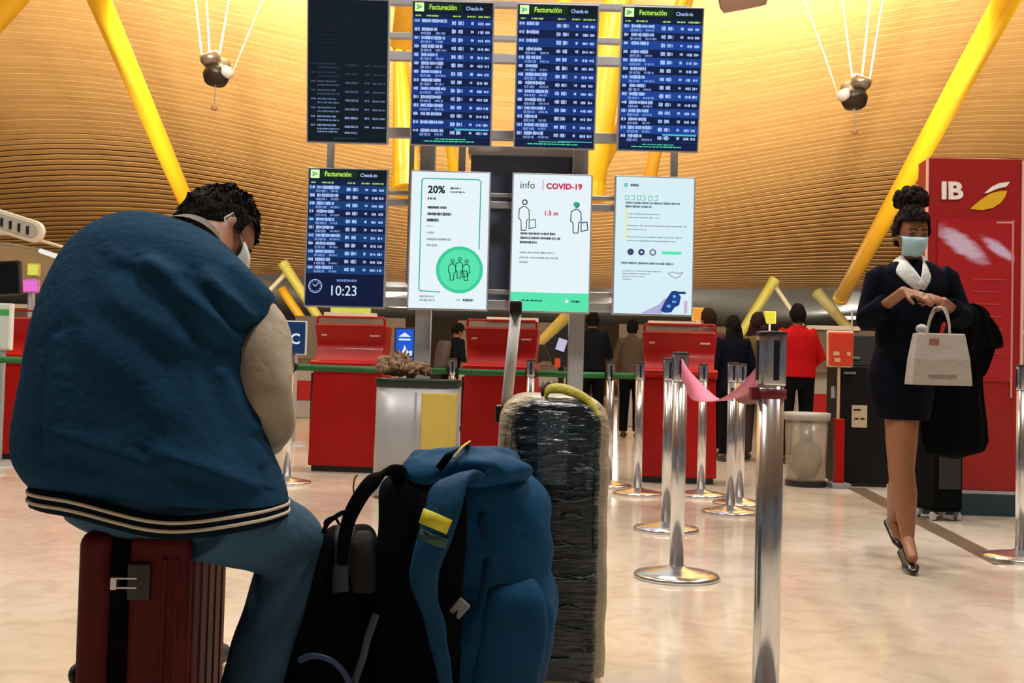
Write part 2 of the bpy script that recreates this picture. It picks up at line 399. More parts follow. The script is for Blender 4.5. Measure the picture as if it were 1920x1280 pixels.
# ------------------------------------------------------------------ display stand and screens
YB = 7.78
xc = [P(px, py, YB).x for px, py in ((649, 443), (842, 450), (1033, 456), (1226, 462))]
zlow = P(937, 453, YB).z; ztop = P(945, 143, 7.62).z
t = thing('display_stand', 'grey metal stand carrying two rows of four screens', 'stand', (P(940, 640, 8.05).x, 8.05, 0))
x_l, x_r = xc[0] - .30, xc[3] + .30
px1 = P(793, 640, 8.05).x; px2 = P(1080, 640, 8.05).x
for x in (px1, px2):
    MB().box((x, 8.05, 1.8), (.115, .12, 3.6)).build('post', M_ALU, t, bevel=.008)
    MB().box((x, 8.05, .015), (.17, .19, .03)).build('foot_plate', M_GREYP, t, bevel=.004)
    MB().box((x - .13 if x < 0 else x + .0, 8.12, 2.2), (.035, .05, 1.3)).build('cable_duct', M_ALU, t)
for x, z0, z1 in ((xc[0] - .16, 2.0, 2.9), (xc[3] + .16, 2.0, 2.9), (xc[1] + .07, 2.1, 2.75)):
    MB().box((x, 7.95, (z0 + z1) / 2), (.052, .05, z1 - z0)).build('hanger', M_ALU, t, bevel=.005)
for py, h in ((12, .05), (75, .045), (113, .07), (256, .075), (368, .03), (386, .05), (548, .035), (572, .07)):
    z = P(945, py, 8.0).z
    MB().box(((x_l + x_r) / 2, 7.97, z), (x_r - x_l - .12, .05, h)).build('crossbar', M_ALU, t, bevel=.006)
bx0, bx1 = P(880, 430, 8.2).x, P(1092, 430, 8.2).x
zb0, zb1 = P(960, 582, 8.2).z, P(960, 279, 8.2).z
MB().box(((bx0 + bx1) / 2, 8.22, (zb0 + zb1) / 2), (bx1 - bx0, .14, zb1 - zb0)).build('rear_panel', mat('blue_grey_panel', (.085, .11, .18), .4), t, bevel=.01)
MB().box(((bx0 + bx1) / 2, 8.20, zb1 - .035), (bx1 - bx0 + .04, .2, .07)).build('rear_panel_cap', M_ALU, t, bevel=.006)
MB().box(((bx0 + bx1) / 2, 8.15, zb1 - .45), (bx1 - bx0 - .02, .04, .05)).build('rear_panel_rail', M_GREYP, t)

SW, SH = .568, 1.0
E_NAVY = emit('screen_navy', (.004, .012, .055), 1); E_BAND = emit('screen_band', (.006, .035, .20), 1); E_BAND2 = emit('screen_band_bright', (.010, .055, .30), 1)
E_TXT = emit('screen_text', (.42, .58, 1.0), 1.0); E_TXT2 = emit('screen_text_dim', (.20, .30, .70), 1.0)
E_LIME = emit('screen_lime', (.50, .80, .10), 1); E_PALE = emit('screen_pale', (.72, .92, .42), 1.1); E_DGREEN = emit('screen_dark_green', (.004, .03, .012), 1); E_HEAD = emit('screen_header', (.002, .008, .014), 1)
E_TEAL = emit('screen_teal', (.08, .50, .55), 1); E_WHITE = emit('screen_white', (.80, .90, .96), 1.0); E_INK = emit('screen_ink', (.012, .03, .055), 1)
E_GREY = emit('screen_greytext', (.28, .34, .40), 1); E_MINT = emit('screen_mint', (.10, .78, .42), 1); E_GREEN = emit('screen_green', (.02, .42, .24), 1); E_RED = emit('screen_red', (.62, .005, .05), 1)
E_OFF = emit('screen_dark', (.003, .009, .016), 1); E_CLOCK = emit('screen_clock', (.002, .008, .04), 1)
dims = [emit('dim_text_%d' % i, tuple(c * f for c in (.30, .42, .75)), 1) for i, f in enumerate((.03, .10, .24, .45, .75))]
def screen(name, label, col, row, base, group=None):
    c = V((xc[col], YB, zlow)) if row else V((P(945 + (col - 1.5) * 195.5, 143, 7.6).x, 7.6, ztop))
    t = thing(name, label, 'screen', c, 0, group)
    if not row: t.rotation_euler = (math.radians(8), 0, 0)
    if not row: t.location.z += (0)
    MB().box((0, .03, 0), (SW + .022, .06, SH + .022)).build('housing', M_ALU, t, bevel=.004, local=True)
    MB().box((0, -.002, 0), (SW, .006, SH)).build('panel', base, t, local=True)
    MB().box((0, .12 if row else .24, -.1), (.25, .14 if row else .36, .3)).build('bracket', M_GREYP, t, local=True)
    return t
LAY = [0]
def lay(y=None):
    return y
def R(mb, u0, v0, u1, v1, y=-.0065):
    a = -SW / 2; b = SH / 2
    mb.quad((a + u0 * SW, y, b - v1 * SH), (a + u1 * SW, y, b - v1 * SH), (a + u1 * SW, y, b - v0 * SH), (a + u0 * SW, y, b - v0 * SH))
def UV(u, v, y=-.008): return (-SW / 2 + u * SW, y, SH / 2 - v * SH)
def words(mb, u0, u1, v, h, rnd, minw=.02, maxw=.07, gap=.008, y=-.0085):
    """one line of unreadable print: small broken strokes"""
    u = u0
    while u < u1 - .006:
        wd = min(rnd.uniform(minw, maxw), u1 - u)
        k = max(1, int(wd / .011)); cw = wd / k
        for i in range(k):
            hh = h * rnd.uniform(.62, 1.0); R(mb, u + i * cw, v - hh / 2, u + i * cw + cw * rnd.uniform(.66, .98), v + hh / 2, y)
        u += wd + gap
def disc(mb, u, v, r, y, n=36, r0=0.0, a0=0, a1=2 * PI):
    cx, _, cz = UV(u, v)
    for i in range(n):
        p, q = a0 + (a1 - a0) * i / n, a0 + (a1 - a0) * (i + 1) / n
        mb.quad((cx + r0 * math.cos(p), y, cz + r0 * math.sin(p)), (cx + r * math.cos(p), y, cz + r * math.sin(p)), (cx + r * math.cos(q), y, cz + r * math.sin(q)), (cx + r0 * math.cos(q), y, cz + r0 * math.sin(q)))
def stroke(mb, pts, wd, y, closed=False):
    pts = [UV(*p) for p in pts]
    if closed: pts = pts + [pts[0]]
    for a, b in zip(pts[:-1], pts[1:]):
        a = V(a); b = V(b); d = (b - a).normalized(); n = V((-d.z, 0, d.x)) * wd / 2; e = d * wd * .3
        q = [a - n - e, b - n + e, b + n + e, a + n - e]
        for p in q: p.y = y
        mb.quad(*q)
def header(t):
    a = MB(); R(a, 0, 0, 1, .075); a.build('header_band', E_HEAD, t, local=True)
    a = MB(); R(a, .13, .008, .62, .066, -.0072); a.build('header_green', E_DGREEN, t, local=True)
    a = MB(); R(a, .02, .006, .135, .068, -.0078); a.build('logo_tile', E_PALE, t, local=True)
    a = MB(); stroke(a, [(.045, .025), (.105, .036), (.045, .052)], .007, -.0085); stroke(a, [(.045, .025), (.065, .038), (.045, .052)], .006, -.0085); a.build('logo_mark', E_GREEN, t, local=True)
    text_mesh('heading', 'Facturación', .049, E_LIME, t, UV(.20, .052), bold=.0012, xs=.86)
    text_mesh('heading', 'Check-in', .036, E_TXT, t, UV(.66, .052), bold=.0006, xs=.95)
def rows_of(t, n, v0, v1, rnd, bright=E_BAND, txt=E_TXT, tealrow=None):
    bands = MB(); A = MB(); B_ = MB(); H = MB(); LN = MB()
    dv = (v1 - v0) / n
    words(H, .03, .10, v0 - .018, .012, rnd); words(H, .17, .32, v0 - .018, .013, rnd); words(H, .50, .60, v0 - .018, .012, rnd); words(H, .68, .79, v0 - .018, .012, rnd); words(H, .82, .97, v0 - .018, .013, rnd)
    for i in range(n):
        v = v0 + i * dv
        if i % 2 == 0: R(bands, 0, v, 1, v + dv, -.0072)
        R(LN, 0, v + dv - .0012, 1, v + dv, -.0078)
        words(A, .02, .085, v + dv * .28, dv * .42, rnd); words(A, .11, rnd.uniform(.26, .43), v + dv * .28, dv * .46, rnd, .05, .16)
        if rnd.random() < .82: words(B_, .10, .24, v + dv * .76, dv * .36, rnd); words(B_, .29, rnd.uniform(.38, .43), v + dv * .74, dv * .30, rnd)
        words(A, .49, .555, v + dv * .48, dv * .52, rnd, .05, .06); words(A, .57, .64, v + dv * .48, dv * .52, rnd, .05, .06)
        words(A, .73, .77, v + dv * .48, dv * .36, rnd, .03, .04); words(A, .82, .89, v + dv * .52, dv * .36, rnd); words(A, .91, .97, v + dv * .52, dv * .36, rnd)
    bands.build('row_bands', bright, t, local=True); LN.build('row_rules', emit('screen_rule', (.03, .10, .30), 1), t, local=True)
    A.build('flight_rows', txt, t, local=True); B_.build('flight_subrows', E_TXT2 if txt is E_TXT else txt, t, local=True); H.build('column_titles', E_LIME, t, local=True)
for col, lab in ((1, 'lit flight screen beside the dark one in the top row'), (2, 'lit flight screen second from right in the top row'), (3, 'lit flight screen at the right end of the top row')):
    t = screen('flight_screen', 'tall ' + lab, col, 0, E_NAVY, 'flight screens')
    header(t); rnd = random.Random(40 + col)
    rows_of(t, 14, .115, .945, rnd, E_BAND if col < 3 else E_BAND2)
    a = MB(); R(a, .55, .885 if col != 2 else .955, .98, .897 if col != 2 else .962, -.009)
    a.build('highlight_rule', E_TEAL, t, local=True)
    a = MB(); words(a, .30, .70, .962, .008, rnd); words(a, .16, .80, .978, .010, rnd); a.build('footer_line', E_MINT, t, local=True)
t = screen('flight_screen', 'dark flight screen at the left end of the top row, faded rows below', 0, 0, E_OFF, 'flight screens')
rnd = random.Random(3)
for k in range(5):
    a = MB()
    for i in (range(6) if k == 0 else range(2)):
        v = (.16 + i * .06) if k == 0 else .40 + ((k - 1) * 2 + i) * .062 + .05
        words(a, .04, .10, v, .012, rnd); words(a, .12, .36, v, .014, rnd); words(a, .12, .40, v + .026, .012, rnd); words(a, .47, .64, v + .008, .018, rnd, .06, .07); words(a, .72, .78, v + .008, .016, rnd); words(a, .82, .98, v + .01, .014, rnd)
    a.build('faded_rows', dims[k], t, local=True)
a = MB(); words(a, .12, .38, .93, .012, rnd); words(a, .47, .63, .935, .016, rnd); a.build('faded_rows', dims[4], t, local=True)
a = MB(); words(a, .34, .62, .975, .008, rnd); a.build('footer_line', emit('dim_green', (.02, .12, .05), 1), t, local=True)
# clock screen
t = screen('flight_screen', 'flight screen with the clock reading 10:23 in the lower row', 0, 1, E_NAVY, 'flight screens')
header(t); rnd = random.Random(77); rows_of(t, 11, .118, .765, rnd, emit('screen_band_clock', (.006, .045, .17), 1))
a = MB(); R(a, 0, .765, 1, 1, -.0072); a.build('clock_band', E_CLOCK, t, local=True)
a = MB(); disc(a, .125, .86, .050, -.009, r0=.044); stroke(a, [(.095, .845), (.125, .862), (.17, .835)], .006, -.009)
for i in range(12):
    an = i * PI / 6; cx, _, cz = UV(.125, .86); a.quad(*[V((cx + r * math.cos(an + w_), -.009, cz + r * math.sin(an + w_))) for r, w_ in ((.034, -.08), (.040, -.06), (.040, .06), (.034, .08))])
a.build('clock_face', E_TXT, t, local=True)
text_mesh('clock_time', '10:23', .105, emit('screen_time', (.62, .78, .95), 1), t, UV(.30, .925), bold=.0004, xs=.9)
a = MB(); words(a, .40, .66, .815, .020, rnd, .03, .05); a.build('clock_caption', E_TXT2, t, local=True)

# poster 1: green frame, 20%
t = screen('poster_screen', 'white poster screen with 20% and a mint circle of people', 1, 1, E_WHITE, 'poster screens')
a = MB(); fr = [(.16, .05), (.86, .05), (.89, .065), (.89, .56)]; stroke(a, fr, .008, -.0075); stroke(a, [(.16, .05), (.13, .065), (.13, .86), (.15, .875), (.40, .88)], .008, -.0075); a.build('green_border', E_GREEN, t, local=True)
text_mesh('headline', '20%', .075, E_INK, t, UV(.21, .155), bold=.0025, xs=1.0)
rnd = random.Random(5); a = MB(); words(a, .50, .63, .118, .016, rnd); words(a, .50, .70, .145, .012, rnd); words(a, .21, .32, .197, .022, rnd)
for v, u in ((.262, .46), (.31, .52), (.355, .36)): words(a, .21, u, v, .024, rnd, .08, .2)
a.build('body_text', E_INK, t, local=True)
a = MB(); words(a, .21, .29, .40, .008, rnd)
for v, u in ((.448, .31), (.495, .52), (.54, .35)): words(a, .21, u, v, .019, rnd, .06, .15)
words(a, .14, .33, .915, .016, rnd); words(a, .14, .35, .943, .016, rnd); words(a, .62, .66, .935, .015, rnd); a.build('small_text', E_GREY, t, local=True)
a = MB(); words(a, .70, .84, .935, .022, rnd, .1, .14); a.build('sponsor_mark', E_INK, t, local=True)
a = MB(); disc(a, .645, .715, .172, -.0085); a.build('mint_disc', emit('screen_mint_ring', (.045, .60, .32), 1), t, local=True)
a = MB(); disc(a, .645, .715, .148, -.0092); a.build('mint_disc_inner', E_MINT, t, local=True)
def pictogram(mb, u, v, s, y, bag=True, wd=.006):
    disc(mb, u, v - .075 * s, .017 * s, y, 16, r0=.010 * s)
    stroke(mb, [(u - .012 * s, v - .05 * s), (u - .055 * s, v - .035 * s), (u - .06 * s, v + .02 * s), (u - .035 * s, v + .03 * s), (u - .03 * s, v + .09 * s), (u + .02 * s, v + .09 * s), (u + .025 * s, v + .03 * s), (u + .05 * s, v + .02 * s), (u + .045 * s, v - .03 * s), (u + .01 * s, v - .05 * s)], wd, y, True)
    if bag: stroke(mb, [(u + .05 * s, v + .03 * s), (u + .11 * s, v + .025 * s), (u + .12 * s, v + .07 * s), (u + .05 * s, v + .08 * s)], wd, y, True)
a = MB()
for u, v, bg in ((.555, .715, False), (.645, .70, True), (.735, .715, False)): pictogram(a, u, v, .85, -.0098, bg)
a.build('people_icons', E_INK, t, local=True)
# poster 2: covid
t = screen('poster_screen', 'white poster screen headed info COVID-19 with a mint foot band', 2, 1, E_WHITE, 'poster screens')
text_mesh('headline', 'info', .078, E_INK, t, UV(.08, .105), xs=.95)
a = MB(); R(a, .375, .04, .383, .115, -.0085); a.build('divider', E_RED, t, local=True)
text_mesh('headline', 'COVID-19', .058, E_RED, t, UV(.42, .103), bold=.0022, xs=1.02)
a = MB(); pictogram(a, .15, .30, 1.25, -.0085); pictogram(a, .82, .31, 1.25, -.0085, wd=.007); a.build('people_icons', E_INK, t, local=True)
a = MB(); disc(a, .81, .212, .019, -.0088, 20); a.build('green_head', E_GREEN, t, local=True)
text_mesh('distance', '1.5 m', .046, E_RED, t, UV(.40, .298), bold=.0012)
rnd = random.Random(9); a = MB()
for v, u in ((.435, .56), (.468, .62), (.50, .32)): words(a, .10, u, v, .020, rnd, .06, .15)
a.build('body_text', E_INK, t, local=True)
a = MB()
for v, u in ((.575, .55), (.612, .60), (.645, .22)): words(a, .10, u, v, .014, rnd, .05, .12)
a.build('small_text', E_GREY, t, local=True)
a = MB(); R(a, 0, .865, 1, 1, -.0075); a.build('foot_band', E_MINT, t, local=True)
a = MB(); words(a, .14, .42, .925, .014, rnd, .04, .1); words(a, .78, .90, .925, .018, rnd, .1, .12); a.build('foot_text', E_INK, t, local=True)
a = MB(); disc(a, .72, .925, .012, -.009, 12); a.build('foot_mark', E_WHITE, t, local=True)
# poster 3
t = screen('poster_screen', 'white poster screen with three small round icons and a blue picture', 3, 1, emit('screen_white_cool', (.68, .86, .92), 1.0), 'poster screens')
rnd = random.Random(12); a = MB(); words(a, .18, .30, .06, .022, rnd, .1, .12); a.build('logo_text', E_INK, t, local=True)
a = MB(); disc(a, .12, .06, .014, -.0085, 14, r0=.006); a.build('logo_mark', E_GREEN, t, local=True)
a = MB()
for i, u in enumerate((.12, .19, .27, .33, .42, .49)): stroke(a, [(u, .14), (u + .04, .135), (u + .045, .165), (u, .17)], .004, -.0085, i % 2 == 0)
a.build('title_line', E_GREEN, t, local=True)
a = MB(); words(a, .12, .82, .19, .018, rnd, .04, .12); words(a, .12, .46, .217, .018, rnd, .04, .12); words(a, .08, .76, .632, .018, rnd, .05, .14); a.build('body_text', emit('screen_ink2', (.06, .16, .20), 1), t, local=True)
a = MB()
for v, u in ((.272, .58), (.298, .56), (.357, .92), (.385, .40), (.440, .86), (.468, .78)): words(a, .15, u, v, .010, rnd, .05, .16)
for v, u in ((.69, .60), (.71, .45), (.73, .40), (.75, .22)): words(a, .10, u, v, .009, rnd, .05, .16)
a.build('small_text', E_GREY, t, local=True)
a = MB(); R(a, .125, .225, .140, .46, -.0085); a.build('yellow_rule', emit('screen_yellow', (.85, .82, .15), 1), t, local=True)
for u, r0 in ((.20, .002), (.34, .008), (.485, .016)): a = MB(); disc(a, u, .55, .024, -.0085, 20, r0=r0); a.build('round_icon', emit('screen_indigo', (.04, .05, .16), 1), t, local=True)
a = MB(); R(a, .60, .54, .85, .562, -.0085); a.build('green_bar', E_MINT, t, local=True)
a = MB(); stroke(a, [(.69, .70), (.75, .69), (.82, .70), (.88, .69), (.83, .725), (.79, .735), (.74, .725)], .006, -.0085, True); a.build('mask_icon', E_GREY, t, local=True)
a = MB(); poly = [(.34, .998), (.58, .93), (.66, .88), (.72, .92), (.62, .998)]; a.add([UV(u, v, -.0075) for u, v in poly], [(0, 1, 2, 3, 4)]); a.build('picture_hand', emit('screen_lavender', (.45, .42, .70), 1), t, local=True)
a = MB(); poly = [(.60, .975), (.66, .90), (.74, .83), (.80, .825), (.86, .87), (.84, .93), (.78, .95), (.74, .985), (.66, .99)]; a.add([UV(u, v, -.0085) for u, v in poly], [tuple(range(9))]); R(a, .80, .832, .92, .85, -.0085); a.build('picture_phone', emit('screen_blue', (.012, .05, .22), 1), t, local=True)
a = MB(); disc(a, .775, .868, .012, -.0095, 10); R(a, .68, .93, .73, .95, -.0095); R(a, .75, .90, .80, .915, -.0095); a.build('picture_glint', emit('screen_skyblue', (.14, .42, .82), 1), t, local=True)
a = MB(); R(a, .90, .90, .945, .99, -.0085); a.build('picture_edge', emit('screen_rose', (.60, .45, .62), 1), t, local=True)

# ------------------------------------------------------------------ red check-in kiosks
def kiosk(px, py, label):
    g = G(px, py); t = thing('check_in_kiosk', label, 'kiosk', (g.x, g.y + .18, 0), math.radians(-6.5), 'red check-in kiosks')
    def ring(z, hw, yf, yb): return [V((-hw, yf, z)), V((hw, yf, z)), V((hw, yb, z)), V((-hw, yb, z))]
    MB().box((0, .0, .03), (.60, .34, .06)).build('plinth', M_BLACK, t, local=True)
    MB().loft([ring(.05, .325, -.20, .2), ring(.5, .315, -.19, .2), ring(.88, .305, -.185, .2)]).build('body', M_RED, t, bevel=.012, local=True, smooth=True)
    MB().loft([ring(.88, .310, -.20, .2), ring(.915, .318, -.245, .2), ring(.945, .318, -.25, .2), ring(.965, .312, -.22, .2)]).build('ledge', M_RED, t, bevel=.008, local=True, smooth=True)
    rg = []
    for i in range(13):
        f = i / 12; z = .96 + f * .31; yf = -.19 + .10 * math.sin(min(1, f * 1.6) * PI / 2) - .07 * max(0, f - .45)
        rg.append(ring(z, .288 + .03 * f, yf, .17 - .06 * f))
    MB().loft(rg).build('display_hood', M_RED, t, bevel=.006, local=True, smooth=True)
    yt = rg[-1][0].y + .02
    fr = [(-.30, yt, 1.27), (-.30, yt, 1.325), (-.285, yt, 1.345), (.285, yt, 1.345), (.30, yt, 1.325), (.30, yt, 1.27)]
    MB().tube([V(p) for p in fr], .011, 8).build('top_frame', M_RED, t, local=True, smooth=True)
    MB().box((0, yt + .035, 1.277), (.6, .12, .018)).build('hood_rim', mat('red_rim', (.62, .10, .06), .3), t, local=True)
    for x, wd in ((-.235, .05), (.215, .085)):
        MB().box((x, rg[9][0].y - .004, 1.185), (wd, .012, .016)).build('slot', mat('pale_slot', (.75, .42, .38), .4), t, local=True)
    MB().box((-.326, .02, .45), (.012, .34, .8)).build('side_panel', M_BLACK, t, local=True)
    return t
kiosk(52, 862, 'red kiosk at the left edge behind the seated person')
kiosk(650, 885, 'red kiosk below the clock screen, beside the litter bin')
kiosk(936, 895, 'red kiosk behind the wrapped suitcase and its pull handle')
kiosk(1274, 906, 'red kiosk below the rightmost poster screen, behind the steel posts')

# ------------------------------------------------------------------ queue posts and belts
def make_post(belt_mat, h=1.0):
    t = thing('queue_post', 'x', 'queue post', (0, 0, 0), 0, 'steel queue posts')
    MB().lathe([(.001, .0), (.188, .0), (.190, .012), (.182, .022), (.12, .034), (.05, .046), (.034, .055), (.001, .056)], n=40).build('base', M_CHROME, t, True, local=True)
    MB().lathe([(.0315, .045), (.0315, h - .125)], n=32).build('pole', M_CHROME, t, True, local=True)
    MB().lathe([(.034, h - .13), (.035, h - .125), (.035, h - .012), (.034, h - .01)], n=32).build('head', M_CHROME, t, True, local=True)
    MB().lathe([(.001, h - .012), (.036, h - .012), (.036, h - .002), (.030, h), (.001, h)], n=32).build('cap', M_BLACK, t, True, local=True)
    MB().box((0, -.0335, h - .07), (.014, .006, .095)).build('belt_slot', mat('slot_blue', (.006, .010, .04), .3), t, local=True)
    MB().box((-.0335, 0, h - .07), (.006, .014, .095)).build('belt_slot', MATS['slot_blue'], t, local=True)
    return t
proto = None; POST = {}
def post(key, x, y, label, rz=0.0, tilt=0.0):
    global proto
    if proto is None: proto = make_post(None); o = proto
    else: o = copy_tree(proto)
    o.location = (x, y, 0); o.rotation_euler = (0, tilt, rz); o['label'] = label; POST[key] = V((x, y, 0)); return o
def gpost(key, px, py, label, rz=0.0):
    g = G(px, py); post(key, g.x, g.y, label, rz)
nb = P(1446, 700, 2.56); post('near', nb.x, 2.56, 'nearest steel post, cut off by the bottom edge of the picture', .1)
gpost('A', 1268, 1083, 'steel post with the pink belt clipped to its head', .0)
gpost('B', 1249, 994, 'steel post just behind the pink belt post', .0)
gpost('C1', 1369, 962, 'steel post of the close pair left of the nearest post, the nearer one')
gpost('C2', 1386, 946, 'steel post of the close pair left of the nearest post, the farther one')
gpost('D', 1195, 927, 'steel post at the end of the green belt beside the red kiosk')
gpost('E', 1314, 930, 'slim looking steel post in front of the red kiosk right of the pink belt post')
gpost('L', 537, 906, 'steel post right behind the seated person\'s elbow')
gpost('K', 843, 901, 'steel post hidden behind the grey litter bin')
gpost('I', 990, 912, 'steel post behind the pull handle of the wrapped suitcase')
gpost('H', 1140, 912, 'steel post right of the wrapped suitcase under the green belt')
gpost('R', 1915, 1049, 'steel post cut off by the right edge of the picture')
g = G(-140, 886); post('LL', g.x, g.y, 'steel post at the left edge holding the green belt')
def belt(label, a, b, z0, z1, sag, m, twist=0.0, wd=.05, n=24):
    a = POST[a] + V((0, 0, z0)) if isinstance(a, str) else V(a); b = POST[b] + V((0, 0, z1)) if isinstance(b, str) else V(b)
    d = (b - a).normalized(); a = a + V((d.x, d.y, 0)) * .036; b = b - V((d.x, d.y, 0)) * .036
    pts = []; sd = []
    for i in range(n):
        f = i / (n - 1); p = a.lerp(b, f); p.z -= sag * 4 * f * (1 - f); pts.append(p)
        hor = V((-d.y, d.x, 0)); g_ = max(0, min(1, (f - .05) / .5)); an = twist * g_ * g_ * (3 - 2 * g_)
        sd.append(V((0, 0, 1)) * math.cos(an) + hor * math.sin(an))
    t = thing('queue_belt', label, 'belt', (a.x, a.y, a.z), 0, 'queue barrier belts')
    MB().ribbon(pts, wd, .003, sd).build('webbing', m, t, True)
    for p, q in ((a, pts[1]), (b, pts[-2])):
        MB().box(p, (.02, .02, (wd if not isinstance(wd, list) else .05) + .012)).build('clip', M_BLACK, t)
M_GREEN = mat('green_webbing', (.015, .17, .045), .7, bump=.2, bscale=200)
belt('green belt running from the left edge to the seated person', 'LL', 'L', .895, .895, .005, M_GREEN)
belt('green belt crossing the red kiosk below the clock screen', 'L', 'K', .895, .895, .005, M_GREEN)
belt('green belt between the litter bin and the pull handle', 'K', 'I', .895, .895, .004, M_GREEN)
belt('green belt above the wrapped suitcase', 'I', 'H', .895, .895, .003, M_GREEN)
belt('short green belt ending at the red kiosk below the rightmost poster', 'H', 'D', .895, .895, .002, M_GREEN)
M_PINK = mat('pink_webbing', (.66, .16, .28), .6, bump=.2, bscale=200)
ha = POST['A'] + V((0, 0, .925)); hn = POST['near'] + V((0, 0, .90))
belt('twisted pink belt sagging from the steel post to the nearest post', 'A', 'near', .93, .92, .115, M_PINK, twist=1.45, wd=[.088 - .036 * min(1, i / 22) for i in range(40)], n=40)
M_DRED = mat('dark_red_webbing', (.16, .006, .012), .6)
belt('dark red belt sagging from the nearest post to the close pair', 'near', 'C1', .862, .80, .03, M_DRED, wd=.05)
t = thing('belt_collar', 'dark red belt band wrapped round the nearest steel post', 'belt', POST['near'] + V((0, 0, .85)))
MB().lathe([(.0325, -.012), (.0365, -.012), (.0365, .012), (.0325, .012)], n=32).build('band', M_DRED, t, True, local=True)
MB().box((-.04, 0, 0), (.018, .03, .03)).build('clip', M_DRED, t, local=True)

# ------------------------------------------------------------------ red totem
g = G(1822, 966); tt = thing('airline_totem', 'tall red totem with white IB lettering behind the masked woman', 'totem', (g.x + .005, g.y + .12, 0), math.radians(-3))
HW, HT = .318, 2.46
MB().box((0, 0, .075), (.66, .26, .15)).build('base', mat('teal_base', (.012, .035, .045), .4), tt, bevel=.006, local=True)
MB().box((0, 0, .16), (.65, .25, .02)).build('base_trim', M_ALU, tt, local=True)
M_TOT = mat('totem_red', (.29, .005, .005), .45, var=.04, scale=2)
MB().box((0, 0, .17 + (HT - .17) / 2), (HW * 2, .22, HT - .17)).build('body', M_TOT, tt, bevel=.006, local=True)
MB().box((HW + .006, -.02, .17 + (HT - .17) / 2), (.02, .2, HT - .2)).build('edge_strip', mat('pale_red_edge', (.75, .45, .40), .4), tt, local=True)
MB().box((-HW - .004, -.1, .17 + (HT - .17) / 2), (.01, .03, HT - .17)).build('edge_strip', MATS['pale_red_edge'], tt, local=True)
text_mesh('lettering', 'IB', .165, mat('sign_white', (.80, .78, .74), .4), tt, (-.235, -.114, 2.175), bold=.006, extrude=.004, xs=1.12)
def flat(mb, pts, y, y2): 
    n = len(pts); mb.add([V((x, y, z)) for x, z in pts] + [V((x, y2, z)) for x, z in pts], [tuple(range(n))] + [((i + 1) % n, i, n + i, n + (i + 1) % n) for i in range(n)]); return mb
lo = [(-.035, 2.105), (.03, 2.165), (.10, 2.215), (.17, 2.235), (.215, 2.235), (.20, 2.19), (.17, 2.15), (.12, 2.115), (.05, 2.10)]
flat(MB(), lo, -.116, -.11).build('emblem', mat('sign_gold', (.72, .42, .02), .4), tt, local=True)
lo = [(.06, 2.215), (.11, 2.262), (.16, 2.288), (.235, 2.300), (.21, 2.265), (.15, 2.250), (.09, 2.222)]
flat(MB(), lo, -.116, -.11).build('emblem', MATS['sign_white'], tt, local=True)
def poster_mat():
    m = bpy.data.materials.new('poster_streaks'); m.use_nodes = True; nt = m.node_tree; N = nt.nodes; L = nt.links; b = N['Principled BSDF']
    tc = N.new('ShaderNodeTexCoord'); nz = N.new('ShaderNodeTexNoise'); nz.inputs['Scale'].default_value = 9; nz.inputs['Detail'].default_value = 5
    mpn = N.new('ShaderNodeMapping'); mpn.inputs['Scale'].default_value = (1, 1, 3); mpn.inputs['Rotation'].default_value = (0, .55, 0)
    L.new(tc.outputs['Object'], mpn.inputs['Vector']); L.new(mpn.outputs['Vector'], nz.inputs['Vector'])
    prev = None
    for (cx, cz, rx, rz, ang) in ((-.085, 1.855, .19, .062, -.62), (.165, 1.83, .13, .038, -.62)):  # two soft lavender elliptical streaks blended into the red
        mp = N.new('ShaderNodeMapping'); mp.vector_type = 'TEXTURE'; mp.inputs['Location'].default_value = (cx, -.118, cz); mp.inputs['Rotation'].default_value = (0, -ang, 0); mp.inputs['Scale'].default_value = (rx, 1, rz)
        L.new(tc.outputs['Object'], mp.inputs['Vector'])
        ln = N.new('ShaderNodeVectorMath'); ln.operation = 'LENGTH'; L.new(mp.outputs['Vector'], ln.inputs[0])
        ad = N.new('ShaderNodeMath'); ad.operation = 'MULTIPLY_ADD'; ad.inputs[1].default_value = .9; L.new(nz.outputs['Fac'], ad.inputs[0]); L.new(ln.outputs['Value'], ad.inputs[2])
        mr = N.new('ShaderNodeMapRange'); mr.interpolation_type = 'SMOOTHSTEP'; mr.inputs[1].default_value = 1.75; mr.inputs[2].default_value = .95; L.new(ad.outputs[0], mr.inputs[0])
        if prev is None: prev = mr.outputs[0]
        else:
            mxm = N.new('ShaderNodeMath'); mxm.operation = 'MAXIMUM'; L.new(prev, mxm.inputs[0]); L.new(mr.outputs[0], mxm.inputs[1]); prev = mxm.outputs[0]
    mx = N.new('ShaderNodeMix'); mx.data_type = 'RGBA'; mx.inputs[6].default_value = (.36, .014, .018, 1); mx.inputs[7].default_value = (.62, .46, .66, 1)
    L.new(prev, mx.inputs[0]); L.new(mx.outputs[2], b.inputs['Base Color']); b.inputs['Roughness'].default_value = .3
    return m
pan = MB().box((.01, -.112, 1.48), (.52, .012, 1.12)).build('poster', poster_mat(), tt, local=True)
MB().box((.255, -.119, 1.42), (.012, .006, 1.22)).build('poster_line', mat('poster_line', (.60, .25, .20), .4), pan, local=True)
a = MB(); a.box((.20, -.119, 2.015), (.11, .004, .012)); a.build('poster_caption', mat('poster_caption', (.60, .30, .30), .4), pan, local=True)
a = MB()
for k in range(7): a.box((.10 - .02 * (k % 2), -.119, 1.62 - k * .085), (.22 - .03 * (k % 3), .003, .007))
a.build('poster_text_lines', mat('poster_text', (.48, .06, .06), .4), pan, local=True)

